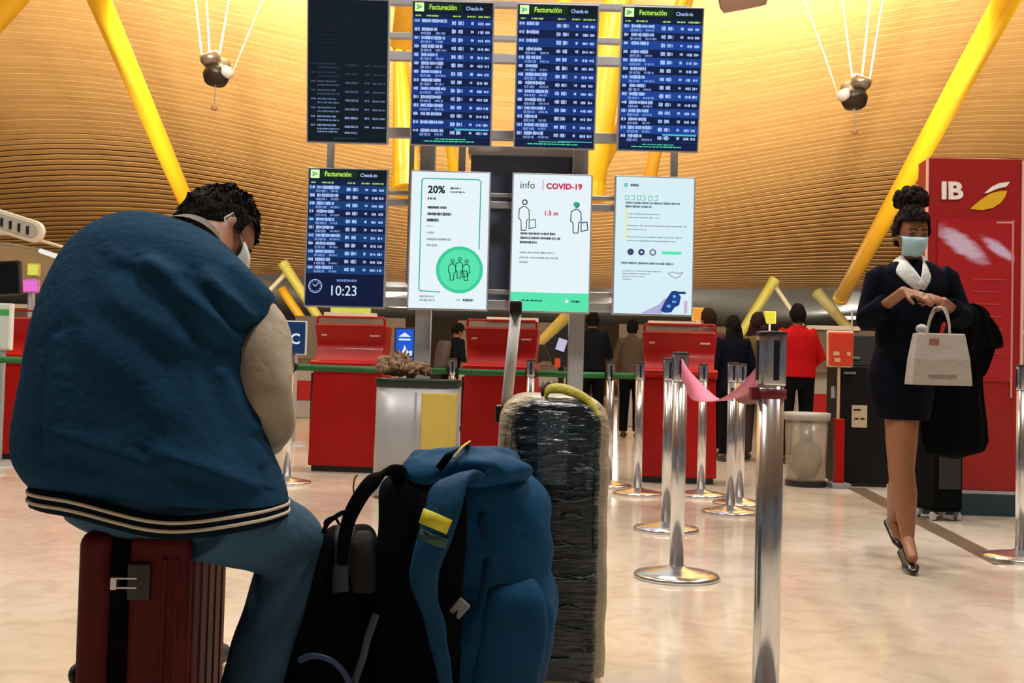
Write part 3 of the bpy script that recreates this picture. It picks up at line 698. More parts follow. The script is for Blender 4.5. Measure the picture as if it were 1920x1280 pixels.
# ================================================================== people
def head_parts(mb, c, Rm, s=1.0):
    """head with brow, nose, lips, chin and ears; local x right, y towards the face, z up; c = head centre"""
    nu, nv = 32, 24; rings = []
    for j in range(nv + 1):
        th = -PI / 2 + PI * min(max(j / nv, .02), .98); ring = []
        for k in range(nu):
            a = 2 * PI * k / nu
            d = V((math.cos(th) * math.cos(a), math.cos(th) * math.sin(a), math.sin(th)))
            x, y, z = d.x * .074, d.y * .095, d.z * .118
            if z < 0:
                f = min(1, -z / .118); x *= 1 - .38 * f ** 1.5
                if y > 0: y = y * (1 - .10 * f) + .012 * f
                else: y *= 1 - .45 * f
            if d.y > .2:
                g = lambda x0, z0, sx, sz: math.exp(-((x - x0) / sx) ** 2 - ((z - z0) / sz) ** 2)
                y += .020 * g(0, -.022, .011, .020) + .007 * g(0, -.052, .022, .010) + .010 * g(0, -.092, .022, .016) + .005 * g(0, .022, .04, .010)
                y -= .009 * g(.030, .004, .014, .010) + .009 * g(-.030, .004, .014, .010)
            ring.append(V(c) + Rm @ V((x, y, z)) * s)
        rings.append(ring)
    mb.loft(rings)
    for sx in (-1, 1):
        mb.ball(V(c) + Rm @ V((sx * .076, -.008, -.012)) * s, [.010 * s, .019 * s, .032 * s], 10, 8, Rm @ Matrix.Rotation(.2 * sx, 3, 'Z'))
def hair_shell(c, Rm, s=1.0, front=.42, low=-.55, k=1.10, lump=.006, ny=None, seed=0):
    """cap of hair over the skull, open at the face and neck"""
    nu, nv = 40, 26; mb = MB(); idx = {}
    def pt(j, i):
        th = -PI / 2 + PI * min(max(j / nv, .02), .98); a = 2 * PI * i / nu
        d = V((math.cos(th) * math.cos(a), math.cos(th) * math.sin(a), math.sin(th)))
        n_ = mnoise.noise(d * 5 + V((seed, 0, 0))) * lump * 1.6 + mnoise.noise(d * 14 + V((seed, 3, 0))) * lump
        p = V((d.x * .074, d.y * .095, d.z * .118)) * k + d * n_
        if p.z < 0: p.x *= 1 - .16 * min(1, -p.z / .1)
        return d, V(c) + Rm @ (p + V((0, -.004, .004))) * s
    grid = [[pt(j, i) for i in range(nu)] for j in range(nv + 1)]
    fs = []
    for j in range(nv):
        for i in range(nu):
            d = (grid[j][i][0] + grid[j + 1][(i + 1) % nu][0]) / 2
            lim_face = (d.y > .30 and d.z < front) or (d.y > -.12 and d.z < -.12)
            if lim_face or d.z < low: continue
            fs.append((j * nu + i, j * nu + (i + 1) % nu, (j + 1) * nu + (i + 1) % nu, (j + 1) * nu + i))
    mb.v = [p for r_ in grid for _, p in r_]; mb.f = fs
    return mb
def clean(mb):
    used = sorted({i for f in mb.f for i in f}); mp = {o: n for n, o in enumerate(used)}
    mb.v = [mb.v[i] for i in used]; mb.f = [tuple(mp[i] for i in f) for f in mb.f]; return mb
def tufts(mb, c, Rm, n, ln, seed, lift=.35):
    """short curved locks rooted in the hair shell"""
    rnd = random.Random(seed); fs = [f for f in mb.f if len(f) == 4]; vs = list(mb.v); up = Rm @ V((0, -.35, 1))
    for _ in range(n):
        f = rnd.choice(fs); a, b_, c2, d2 = (vs[i] for i in f); u, w_ = rnd.random(), rnd.random()
        p = a.lerp(b_, u).lerp(d2.lerp(c2, u), w_); nr = (p - V(c)).normalized()
        tg = (up - nr * up.dot(nr)) * -1 + V((rnd.uniform(-.6, .6), rnd.uniform(-.6, .6), rnd.uniform(-.6, .6))); tg = (tg - nr * tg.dot(nr)).normalized()
        l_ = ln * rnd.uniform(.6, 1.3); sd = nr.cross(tg) * l_ * .22
        q1 = p + tg * l_ * .5 + nr * l_ * lift; q2 = p + tg * l_ + nr * l_ * lift * .5
        mb.add([p - sd, p + sd, q1 + sd * .8, q1 - sd * .8, q2, p - nr * .004], [(0, 1, 2, 3), (3, 2, 4), (1, 0, 5)])
    return mb
def oval(c, u, v, n=20, p=1.0):
    out = []
    for k in range(n):
        a = 2 * PI * k / n; ca, sa = math.cos(a), math.sin(a)
        out.append(V(c) + V(u) * math.copysign(abs(ca) ** p, ca) + V(v) * math.copysign(abs(sa) ** p, sa))
    return out
def hand(mb, wrist, d, palm_n, s=1.0, curl=.5, side=1):
    """palm and five bent fingers; d = pointing direction, palm_n = direction the palm faces"""
    d = V(d).normalized(); n = V(palm_n); n = (n - d * n.dot(d)).normalized(); x = d.cross(n) * side
    w_ = V(wrist)
    mb.loft([oval(w_, x * .026 * s, n * .019 * s, 12), oval(w_ + d * .03 * s, x * .036 * s, n * .018 * s, 12), oval(w_ + d * .07 * s, x * .041 * s, n * .015 * s, 12), oval(w_ + d * .092 * s, x * .039 * s, n * .012 * s, 12)])
    for i, (off, ln) in enumerate(((-.030, .066), (-.010, .076), (.011, .071), (.030, .056))):
        p = w_ + d * .086 * s + x * off * s; pts = [p - d * .02 * s, p]; dirv = d.copy()
        for k, f in enumerate((.45, .32, .26)):
            dirv = (dirv + n * curl * (.55 + .25 * k)).normalized(); p = p + dirv * ln * f * s; pts.append(p)
        mb.tube(pts, [.0092 * s, .0092 * s, .0088 * s, .008 * s, .007 * s], 8)
    p = w_ + d * .028 * s - x * .030 * s; t1 = p + (d * .6 - x * .7 + n * .3).normalized() * .038 * s; t2 = t1 + (d * .9 - x * .15 + n * .5).normalized() * .030 * s
    mb.tube([p, t1, t2], [.0125 * s, .0105 * s, .0085 * s], 8)

def person(loc, rz, H, label, top, bottom, hairm=M_HAIR, skin=M_SKIN, hair='short', arms=None, group=None, lean=0.0, coat=0.0, head_turn=0.0, nod=0.0, stride=.0, width=1.0, pack=None, vox=.012):
    """standing clothed figure, facing local +Y"""
    t = thing('person', label, 'person', loc, rz, group); k = H / 1.70
    L = lambda x, y, z: V((x * k * width if abs(x) < .16 else x * k, (y + lean * max(0, z - .9)) * k, z * k))
    legs = {}
    for s in (-1, 1):
        f = s * stride
        legs[s] = [L(.085 * s, 0, .90), L(.095 * s, f * .5 + .01, .49), L(.10 * s, f - .02, .09)]
    if arms is None: arms = {}
    A = {}
    for s in (-1, 1):
        A[s] = [L(.165 * s, 0, 1.385), L(*arms.get((s, 'e'), (.235 * s, -.02, 1.10))), L(*arms.get((s, 'w'), (.235 * s, .06, .86)))]
    Rh = Matrix.Rotation(head_turn, 3, 'Z') @ Matrix.Rotation(-nod, 3, 'X'); hc = L(0, .02, 1.575)
    b = MB()
    b.loft([oval(L(0, 0, z), V((hw * k * width, 0, 0)), V((0, dp * k, 0)), 18) for z, hw, dp in ((.82, .12, .09), (.92, .155, .105), (1.06, .13, .09), (1.22, .145, .10), (1.36, .16, .09), (1.42, .09, .07))])
    b.tube([L(0, -.005, 1.38), L(0, .005, 1.50)], .053 * k, 14)
    head_parts(b, hc, Rh, k * .98)
    for s in (-1, 1):
        b.tube(legs[s], [.078 * k, .055 * k, .038 * k], 12); b.tube([legs[s][2], legs[s][2] + V((0, .13 * k, -.055 * k))], [.036 * k, .03 * k], 10)
        b.tube(A[s], [.05 * k, .042 * k, .028 * k], 12)
        hand(b, A[s][2], (A[s][2] - A[s][1]), V((-s, .3, 0)), k, .35, s)
    b.build('body', skin, t, local=True, remesh=vox, smoothit=1)
    # trousers or skirt
    q = MB()
    q.loft([oval(L(0, 0, z), V((hw * k * width, 0, 0)), V((0, dp * k, 0)), 18) for z, hw, dp in ((.80, .15, .11), (.90, .172, .122), (1.0, .158, .112), (1.05, .15, .105))])
    for s in (-1, 1): q.tube(legs[s], [.095 * k, .072 * k, .062 * k], 14, round_ends=False)
    q.build('trousers', bottom, t, local=True, remesh=vox, smoothit=2)
    for s in (-1, 1):
        a = legs[s][2] + V((0, -.05 * k, 0)); a.z = .035 * k; e = a + V((0, .22 * k, -.005 * k))
        MB().tube([a, (a + e) / 2, e], [.038 * k, .042 * k, .034 * k], 10, flat=((0, 0, 1), .85)).build('shoe', M_BLACK, t, True, local=True)
    j = MB(); zl = .92 - coat
    j.loft([oval(L(0, 0, z), V((hw * k * width, 0, 0)), V((0, dp * k, 0)), 20) for z, hw, dp in ((zl, .178 + coat * .08, .135 + coat * .06), (.98, .176, .13), (1.10, .168, .122), (1.25, .182, .128), (1.36, .188, .115), (1.41, .15, .095), (1.455, .075, .07), (1.475, .066, .066))])
    for s in (-1, 1): j.tube([L(.13 * s, 0, 1.37)] + A[s], [.07 * k, .072 * k, .062 * k, .047 * k], 14, round_ends=False)
    j.build('jacket', top, t, local=True, remesh=vox, smoothit=3)
    if hair == 'short': clean(hair_shell(hc, Rh, k, seed=H * 7)).build('hair', hairm, t, True, local=True, solid=.008)
    elif hair == 'long':
        h = clean(hair_shell(hc, Rh, k * 1.04, low=-.3, seed=H * 7))
        h.loft([oval(hc + V((0, (-.035 - .02 * f) * k, (-.01 - .30 * f) * k)), V(((.090 + .02 * math.sin(f * PI)) * k, 0, 0)), V((0, (.062 - .02 * f) * k, 0)), 18) for f in (0, .2, .45, .7, .9, 1)])
        h.build('hair', hairm, t, True, local=True, solid=.006)
    elif hair == 'bun':
        h = clean(hair_shell(hc, Rh, k, seed=2)); h.ball(hc + V((0, -.05, .12)) * k, .055 * k, 14, 10); h.build('hair', hairm, t, True, local=True, solid=.006)
    elif hair == 'hood':
        clean(hair_shell(hc + V((0, -.012, 0)), Rh, k * 1.17, front=.8, low=-.9, lump=.003)).build('hood', top, t, True, local=True, solid=.012)
    for s in (-1, 1):
        MB().ball(hc + Rh @ V((s * .030, .080, .004)) * k, .011 * k, 8, 6).build('eye', mat('eye_dark', (.03, .02, .015), .2), t, True, local=True)
    if pack:
        MB().loft([oval(L(0, -.20, z), V((hw * k, 0, 0)), V((0, .085 * k, 0)), 18, .7) for z, hw in ((.98, .11), (1.02, .14), (1.2, .15), (1.36, .13), (1.41, .08))]).build('rucksack', pack, t, True, local=True)
    return t
M_DJ = mat('dark_jacket', (.005, .006, .010), .85, bump=.3, bscale=25, spec=.08)
M_DT = mat('dark_trousers', (.004, .004, .005), .9, spec=.05)
M_TAUPE = mat('taupe_jacket', (.085, .065, .048), .85, spec=.1, bump=.3, bscale=25)
M_REDJ = mat('red_jacket', (.38, .004, .005), .85, spec=.1, bump=.2, bscale=20)
M_OLIVE = mat('olive_coat', (.11, .075, .022), .85, spec=.1)
M_BRHAIR = mat('brown_hair', (.022, .010, .006), .8, bump=.3, bscale=80, spec=.08)
def ppl(px, ptop, H, rz, label, **kw):
    """stand a figure so that its crown meets (px, ptop)"""
    lo, hi = 4.0, 40.0
    for _ in range(40):
        m = (lo + hi) / 2
        if P(px, ptop, m).z < H * .995: lo = m
        else: hi = m
    p = P(px, ptop, lo); return person((p.x, lo, 0), rz, H, label, **kw)
fold = {(1, 'e'): (.24, .03, 1.12), (1, 'w'): (.14, .26, 1.10), (-1, 'e'): (-.24, .03, 1.12), (-1, 'w'): (-.14, .26, 1.10)}
GP = 'travellers at the check-in desks'
ppl(1112, 584, 1.78, .15, 'person in a dark jacket seen from behind, right of the covid poster', top=M_DJ, bottom=M_DT, arms=fold, group=GP, width=1.05)
ppl(1186, 600, 1.74, -.3, 'person in a taupe jacket and dark trousers left of the right kiosk', top=M_TAUPE, bottom=M_DT, group=GP)
ppl(846, 606, 1.66, -.9, 'person in a dark jacket with a grey rucksack below the green circle poster', top=M_DJ, bottom=M_DT, arms=fold, nod=.5, lean=.18, group=GP, pack=mat('grey_pack', (.06, .05, .055), .7))
ppl(1376, 594, 1.58, .2, 'person with long black hair and a navy coat right of the right kiosk', top=M_NAVY, bottom=M_DT, hair='long', coat=.12, group=GP)
ppl(1330, 580, 1.70, .5, 'person with dark reddish hair behind the right kiosk', top=mat('maroon_jacket', (.06, .008, .012), .8), bottom=M_DT, hairm=M_BRHAIR, group=GP)
ppl(1421, 588, 1.64, -.4, 'person with long brown hair in an olive coat left of the nearest post', top=M_OLIVE, bottom=mat('brown_trousers', (.05, .03, .02), .8), hair='long', hairm=M_BRHAIR, coat=.25, group=GP)
ppl(1497, 572, 1.72, .12, 'person in a bright red jacket and black trousers seen from behind', top=M_REDJ, bottom=M_DT, arms={(1, 'e'): (.27, .02, 1.14), (1, 'w'): (.22, .24, 1.02)}, group=GP, width=1.15)
ppl(556, 622, 1.62, -.2, 'person in dark clothes half hidden by the seated person\'s elbow', top=M_DJ, bottom=M_DT, group=GP)

# ------------------------------------------------------------------ masked woman in navy
wl = V((P(1702, 900, 5.26).x, 5.26, 0)); WK = 5.26 / FOC
t = thing('person', 'masked person in a navy dress and white scarf walking towards us', 'person', wl)
def W(px, py, dy=0.0): 
    p = P(px, py, 5.26 + dy); return V((p.x - wl.x, dy, p.z))
M_WSK = mat('tan_skin', (.26, .105, .050), .45, var=.1, scale=30)
hc = W(1709, 437, -.03); Rh = Matrix.Rotation(PI + .05, 3, 'Z') @ Matrix.Rotation(-.22, 3, 'X')
sR, eR, wR = W(1645, 524, .02), W(1628, 597, -.02), W(1695, 546, -.24)
sL, eL, wL = W(1774, 524, .02), W(1800, 597, -.04), W(1768, 566, -.22)
hip1, kn1, an1 = W(1692, 760, -.02), W(1693, 880, -.10), W(1702, 1012, -.16)     # standing leg
hip2, kn2, an2 = W(1690, 760, .02), W(1688, 900, .02), W(1674, 972, .24)         # trailing leg
b = MB()
b.loft([oval(W(x, y), V((hw, 0, 0)), V((0, dp, 0)), 18) for x, y, hw, dp in ((1692, 770, .12, .10), (1690, 715, .15, .11), (1700, 650, .12, .09), (1706, 580, .135, .10), (1710, 520, .14, .09), (1710, 500, .07, .06))])
b.tube([W(1710, 520, .02), W(1709, 470, -.005)], .047, 14)
head_parts(b, hc, Rh, .97)
b.tube([hip1, hip1.lerp(kn1, .5), kn1, W(1697, 925, -.105), W(1699, 965, -.125), an1], [.084, .072, .054, .057, .046, .030], 14); b.tube([an1, W(1711, 1046, -.27)], [.031, .026], 10)
b.tube([hip2, hip2.lerp(kn2, .5), kn2, W(1684, 925, .10), an2], [.084, .072, .054, .054, .030], 14); b.tube([an2, W(1688, 1018, .17)], [.030, .026], 10)
b.tube([sR, eR, wR], [.045, .038, .026], 12); b.tube([sL, eL, wL], [.045, .038, .026], 12)
hand(b, wR, W(1735, 556, -.30) - wR, V((.2, .3, -1)), .95, .45, 1)
hand(b, wL, W(1722, 552, -.30) - wL, V((0, .6, -.6)), .95, .55, -1)
b.build('body', M_WSK, t, local=True, remesh=.0065, smoothit=1)
d = MB()
d.loft([oval(W(x, y), V((hw, 0, 0)), V((0, dp, 0)), 24) for x, y, hw, dp in ((1692, 786, .128, .125), (1690, 740, .155, .135), (1690, 700, .165, .135), (1698, 650, .145, .12), (1704, 590, .165, .13), (1709, 540, .175, .125), (1710, 510, .165, .10), (1710, 496, .12, .08), (1710, 488, .07, .06))])
for pts, rr in (((W(1662, 510, .02), sR, eR, eR.lerp(wR, .52)), (.052, .066, .066, .060)), ((W(1760, 510, .02), sL, eL, eL.lerp(wL, .6)), (.052, .066, .066, .058))): d.tube(pts, list(rr), 16, round_ends=False)
d.build('dress', M_NAVY, t, local=True, remesh=.008, smoothit=4)
M_SCARF = mat('white_scarf', (.62, .64, .66), .6, bump=.3, bscale=40)
for pts in ([W(1700, 476, .07), W(1684, 486, .0), W(1692, 502, -.09), W(1712, 524, -.135), W(1728, 541, -.145)], [W(1718, 476, .07), W(1736, 486, .0), W(1739, 505, -.09), W(1735, 524, -.135), W(1727, 542, -.145)]):
    pp = catmull(pts, 14); MB().ribbon(pp, [.05 + .035 * math.sin(PI * i / 13) for i in range(14)], .012, [V((1, -.6, .55)) if pts[1].x < hc.x else V((-1, -.6, .55))] * 14).build('scarf', M_SCARF, t, True, local=True, subsurf=1)
h = tufts(clean(hair_shell(hc, Rh, 1.0, front=.50, lump=.008, seed=4)), hc, Rh, 900, .010, 6, .2)
bc = W(1708, 376, .04)
rnd = random.Random(2)
h.ball(bc, [.072, .07, .062], 18, 12)
for i in range(46):
    a = rnd.uniform(0, 2 * PI); e = rnd.uniform(-.3, 1.3); dd = V((math.cos(a) * math.cos(e), math.sin(a) * math.cos(e), math.sin(e)))
    h.ball(bc + V((dd.x * .072, dd.y * .068, dd.z * .06)), rnd.uniform(.010, .019), 6, 5)
h.build('hair', mat('dark_curly_hair', (.012, .006, .0045), .75, var=.5, scale=50, bump=.3, bscale=120, spec=.1), t, True, local=True, solid=.007)
def face(x, y, z): return hc + Rh @ V((x, y, z)) * .97
for s in (-1, 1):
    MB().ball(face(s * .030, .081, .005), [.013, .008, .008], 10, 6).build('eye', MATS['eye_dark'], t, True, local=True)
    MB().tube([face(s * .014, .094, .024), face(s * .030, .096, .029), face(s * .048, .084, .025)], .0035, 6).build('eyebrow', MATS['dark_curly_hair'], t, True, local=True)
rg = []
for f in range(7):
    z = -.012 - f / 6 * .098; row = []
    for i in range(13):
        a = (i / 12 - .5) * 2; x = a * .066 * (1 - .25 * (f / 6) ** 2)
        y = .106 + .012 * math.sin(f / 6 * PI) - .060 * a * a - .022 * (f / 6) ** 2 + .003 * math.sin(f * 2.6) * (1 - a * a)
        row.append(face(x, y, z))
    rg.append(row)
mk = MB().loft(rg, cap=False, closed=False).build('face_mask', mat('mask_blue', (.36, .58, .68), .7, bump=.1), t, True, local=True, solid=.004)
for s in (-1, 1): MB().tube([face(s * .064, .050, -.02), face(s * .078, .0, -.005), face(s * .08, -.02, .0)], .002, 5).build('mask_loop', MATS['mask_blue'], t, True, local=True)
M_SHOE = mat('black_leather', (.012, .010, .010), .25)
for an, toe in ((an1, W(1713, 1052, -.30)), (an2, W(1690, 1024, .15))):
    dv = (toe - an).normalized(); up = V((0, 0, 1)); 
    heel = an + V((0, .035, -.028)); 
    if an is an1: heel = V((an.x - .004, an.y + .03, .075)); toe.z = .022
    mid = heel.lerp(toe, .5) + V((0, 0, -.012))
    MB().tube([heel, mid, heel.lerp(toe, .8), toe], [.034, .030, .036, .022], 14, flat=((0, -.35, 1), .62)).build('shoe', M_SHOE, t, True, local=True)
    hb = heel + ((V((0, .012, -.07))) if an is an1 else (dv.cross(V((1, 0, 0))) * .07))
    if an is an1: hb.z = .008
    MB().tube([heel, hb], [.016, .008], 8).build('shoe_heel', M_SHOE, t, True, local=True)
MB().ball(W(1728, 616, -.15), [.03, .012, .022]).build('pocket_badge', M_SCARF, t, True, local=True)
# carrier bag
bl = P(1759, 722, 4.98); BW = 4.98 / FOC
t = thing('carrier_bag', 'pale grey paper carrier bag hanging from the masked woman\'s hand', 'bag', bl, 0)
hb_, ht_, hh = 57 * BW, 46 * BW, 97 * BW
def ringb(z, hw, dp): return [V((-hw, -dp, z)), V((hw, -dp, z)), V((hw, dp, z)), V((-hw, dp, z))]
M_BAG = mat('grey_bag', (.40, .355, .32), .45, var=.1, bump=.5, bscale=9, coat=.2)
MB().loft([ringb(0, hb_, .05), ringb(hh * .5, (hb_ + ht_) / 2 + .003, .045), ringb(hh, ht_, .025)]).build('bag_body', M_BAG, t, bevel=.006, local=True)
for y_, dx in ((-.022, -.012), (.022, .010)):
    top_ = P(1762, 575, 4.98) - bl
    pts = catmull([V((-.055 + dx, y_, hh - .03)), V((-.045 + dx, y_, hh + .05)), V((top_.x - .02 + dx, y_ * .5, hh + .115)), V((top_.x + .02 + dx, y_ * .5, hh + .118)), V((.048 + dx, y_, hh + .05)), V((.050 + dx, y_, hh - .03))], 24)
    MB().ribbon(pts, .008, .004, V((1, .2, .2))).build('handle', mat('bag_handle', (.50, .47, .44), .6), t, True, local=True)
MB().box((-.035, -.034, hh * .80), (.045, .003, .045), Matrix.Rotation(.12, 3, 'X')).build('print_mark', mat('bag_print', (.30, .13, .11), .5), t, local=True)
MB().box((.0, -.0505, hh * .18), (.13, .002, .008)).build('print_line', mat('bag_print2', (.24, .19, .16), .5), t, local=True)
# coat over arm
t = thing('draped_coat', 'black coat draped over the masked woman\'s arm, hanging low', 'coat', P(1800, 860, 5.3))
M_COAT = mat('black_coat', (.003, .0035, .004), .9, bump=.4, bscale=14, spec=.06)
def cr(xl, xr, yl, yr, d, dp): 
    a = P(xl, yl, d); e = P(xr, yr, d); c_ = (a + e) / 2; out = oval(c_, (e - a) / 2, V((0, dp, 0)), 28, .85)
    return [p + V((0, .018 * math.sin(9 * (i / 28 * 2 * PI)), 0)) for i, p in enumerate(out)]
c1 = MB().loft([cr(1727, 1858, 866, 858, 5.42, .05), cr(1722, 1850, 800, 800, 5.42, .06), cr(1726, 1838, 730, 716, 5.40, .07), cr(1760, 1840, 665, 662, 5.36, .08), cr(1775, 1862, 615, 600, 5.32, .08), cr(1782, 1845, 585, 575, 5.30, .06), cr(1792, 1820, 572, 566, 5.30, .02)])
c1.build('coat_body', M_COAT, t, True, subsurf=1)
MB().loft([cr(1812, 1878, 655, 655, 5.36, .05), cr(1818, 1880, 635, 648, 5.34, .06), cr(1812, 1872, 605, 612, 5.32, .06), cr(1800, 1845, 580, 582, 5.31, .05)]).build('coat_fold', M_COAT, t, True, subsurf=1)
MB().loft([cr(1822, 1846, 716, 712, 5.37, .03), cr(1814, 1858, 670, 668, 5.36, .05), cr(1810, 1872, 640, 640, 5.34, .05)]).build('coat_sleeve', M_COAT, t, True, subsurf=1)
# trolley case she pulls
g = G(1757, 972); t = thing('trolley_case', 'black upright trolley case rolling beside the masked woman', 'suitcase', (g.x, g.y, 0), .12)
MB().box((0, 0, .33), (.20, .30, .54)).build('shell', M_COAT, t, bevel=.03, bseg=3, local=True, smooth=True)
MB().box((0, -.152, .36), (.15, .01, .3)).build('front_pocket', M_BLACK, t, bevel=.004, local=True)
for sx in (-1, 1):
    MB().tube([(sx * .05, .12, .58), (sx * .05, .14, .92)], .007, 8).build('pull_rod', M_ALU, t, local=True)
    MB().tube([(sx * .085 - .012, -.10, .03), (sx * .085 + .012, -.10, .03)], .028, 14, round_ends=False).build('wheel', mat('grey_wheel', (.45, .45, .44), .5), t, local=True)
    MB().tube([(sx * .085 - .012, .10, .03), (sx * .085 + .012, .10, .03)], .028, 14, round_ends=False).build('wheel', MATS['grey_wheel'], t, local=True)
MB().box((0, .14, .93), (.14, .025, .025)).build('pull_grip', M_BLACK, t, bevel=.006, local=True)

# ------------------------------------------------------------------ seated person
SD = 2.35
t = thing('person', 'seated person in a blue jacket with cream sleeves, seen from behind', 'person', (P(300, 950, 2.33).x, 2.33, 0))
MAN = t
HF = math.radians(28)                      # facing: away and to the right
fwd = V((math.sin(HF), math.cos(HF), 0)); rgt = V((math.cos(HF), -math.sin(HF), 0))
hcm = P(406, 437, 2.62)
# face looks right, away and down
yv = V((.62, .50, -.60)).normalized(); zv = V((.22, .52, .80)); zv = (zv - yv * zv.dot(yv)).normalized(); xv = yv.cross(zv)
Rm = Matrix((xv, yv, zv)).transposed()
b = MB(); head_parts(b, hcm, Rm, 1.0)
b.tube([P(372, 500, 2.50), P(392, 455, 2.55), hcm + Rm @ V((0, -.03, -.05))], [.066, .060, .058], 16)
hipL, hipR = P(215, 925, 2.38), P(378, 945, 2.28)
b.loft([oval(c_, rgt * hw, fwd * dp, 20) for c_, hw, dp in ((P(295, 930, 2.36), .12, .08), (P(290, 880, 2.37), .13, .08), (P(285, 750, 2.40), .14, .08), (P(290, 620, 2.46), .15, .08), (P(320, 540, 2.52), .12, .06), (P(360, 490, 2.54), .07, .06))])
knR = P(548, 1020, 2.56); anR = P(462, 1300, 2.42); anR.z = .09
knL = P(325, 925, 2.88); anL = V((knL.x - .02, 2.98, .09))
b.tube([hipR + fwd * .08, knR, anR], [.055, .050, .042], 14); b.tube([anR, anR + V((.10, .10, -.05))], [.04, .035], 10)
b.tube([hipL + fwd * .08, knL, anL], [.055, .050, .042], 14); b.tube([anL, anL + V((.08, .11, -.05))], [.04, .035], 10)
shR, elR, wrR = P(478, 590, 2.44), P(508, 765, 2.40), P(478, 800, 2.72)
shL, elL, wrL = P(160, 580, 2.60), P(150, 760, 2.66), P(300, 800, 2.86)
b.tube([shR, elR, wrR], [.055, .045, .03], 12); b.tube([shL, elL, wrL], [.055, .045, .03], 12)
hand(b, wrR, V((-.35, .8, -.1)), V((-.6, 0, .8)), 1.0, .5, 1); hand(b, wrL, V((.6, .6, 0)), V((.3, -.2, .9)), 1.0, .5, -1)
b.build('body', M_SKIN, t, remesh=.008, smoothit=1)
# jacket
M_JKT = mat('blue_wool', (.008, .040, .088), .9, var=.25, scale=6, bump=.3, bscale=30, spec=.06)
M_CREAM = mat('cream_sleeve', (.36, .31, .235), .75, var=.1, scale=8, bump=.5, bscale=14)
M_RIB = mat('navy_rib', (.003, .009, .016), .9, spec=.06)
def jr(xl, yl, xr, yr, dl, dr, dp, dz=0.0, n=40):
    a = P(xl, yl, dl); e = P(xr, yr, dr); c_ = (a + e) / 2; u = (e - a) / 2; v = V((-u.y, u.x, 0)).normalized() * dp + V((0, 0, dz))
    return oval(c_, u, v, n, .74)
JR = [(92, 905, 518, 945, 2.40, 2.27, .165, 0), (78, 885, 514, 925, 2.40, 2.27, .175, 0), (66, 850, 500, 890, 2.41, 2.27, .185, 0), (68, 800, 472, 830, 2.42, 2.28, .19, 0), (80, 730, 455, 755, 2.44, 2.30, .185, 0),
      (92, 670, 450, 690, 2.47, 2.32, .18, -.02), (106, 610, 468, 630, 2.50, 2.34, .175, -.03), (122, 555, 502, 585, 2.54, 2.37, .165, -.05), (148, 500, 498, 545, 2.58, 2.41, .15, -.06), (190, 458, 470, 512, 2.60, 2.45, .13, -.06), (245, 430, 445, 482, 2.61, 2.50, .105, -.05), (300, 418, 425, 460, 2.60, 2.53, .075, -.03), (325, 414, 405, 445, 2.60, 2.54, .06, 0)]
ctrl = [V(r) for r in JR]
def lerpN(seq, n):
    out = []
    for i in range(n):
        tt_ = i / (n - 1) * (len(seq) - 1); k = min(int(tt_), len(seq) - 2); f = tt_ - k
        out.append([a + (c_ - a) * f for a, c_ in zip(seq[k], seq[k + 1])])
    return out
class NV(list): pass
rings = [jr(*r, n=180) for r in [list(x) for x in catmull([NV(r) for r in JR], 150)]]
# cloth folds: pulled creases from the neck to the right armhole, slack above the hem
CRI = CR.transposed()
def pix(p):
    q = CRI @ (p - V((0, 0, CAMZ))); return V((960 + FOC * q.x / -q.z, 640 - FOC * q.y / -q.z))
CREASE = [((225, 482), (330, 512), 15, .009), ((285, 500), (425, 625), 17, .020), ((385, 520), (462, 592), 14, .016), ((440, 498), (500, 552), 13, .008), ((215, 560), (330, 640), 22, .010), ((180, 640), (300, 760), 30, .008), ((440, 640), (470, 800), 12, .014), ((420, 700), (480, 860), 16, .014), ((300, 850), (470, 905), 16, .010), ((120, 820), (300, 880), 18, .009), ((110, 640), (95, 840), 12, .012)]
def foldf(p):
    n3 = mnoise.noise(V((p.x * 3.0 + 4, p.y * 3, p.z * 3.2))) * .010 + mnoise.noise(p * 9) * .004
    x = pix(p)
    if p.y < 2.5:
        for a_, b_, w_, am in CREASE:
            a2, b2 = V(a_), V(b_); f = (x - a2).dot(b2 - a2) / (b2 - a2).length_squared; fc = max(0, min(1, f)); d_ = (x - a2.lerp(b2, fc)).length
            nrm_ = (x - a2.lerp(b2, fc)); side_ = (b2 - a2).x * nrm_.y - (b2 - a2).y * nrm_.x
            n3 += am * (math.exp(-(d_ / w_) ** 2) - (.35 * math.exp(-((d_ - 1.9 * w_) / w_) ** 2) if side_ > 0 else 0))
    return n3
j = MB(); rr = []
for ring in rings:
    c_ = sum(ring, V((0, 0, 0))) / len(ring); rr.append([p + (p - c_).normalized() * foldf(p) for p in ring])
j.loft(rr); jk = j.build('jacket', M_JKT, t, True)
# ribbed hem with two pale stripes
hem = [(92, 902, 519, 944, 2.40, 2.27, .170, 0), (93, 910, 519, 951, 2.40, 2.27, .166, 0), (96, 925, 518, 966, 2.40, 2.27, .160, 0), (100, 938, 516, 978, 2.40, 2.27, .150, 0)]
def hemring(y_off, grow):
    base = jr(92 - grow, 905 + y_off, 519 + grow, 944 + y_off, 2.40, 2.27, .172 + grow * .0013, 0, 72)
    out = []
    for p in base:                                    # the hem sags in the middle of the back
        f = max(0, 1 - abs((p.x + .69) / .24)); out.append(p + V((0, 0, -.026 * f * f * (3 - 2 * f) * max(0, min(1, (2.36 - p.y) / .12)))))
    return out
MB().loft([hemring(-6, -6), hemring(-4, 2), hemring(14, 3), hemring(32, 1), hemring(36, -6)], cap=False).build('hem_band', M_RIB, jk, True)
for k, (a, c_) in enumerate(((3, 9), (18, 24))):
    MB().loft([hemring(a, 2), hemring(a, 5), hemring(c_, 5), hemring(c_, 2)], cap=False).build('hem_stripe', mat('stripe_cream', (.55, .50, .40), .7), jk, True)
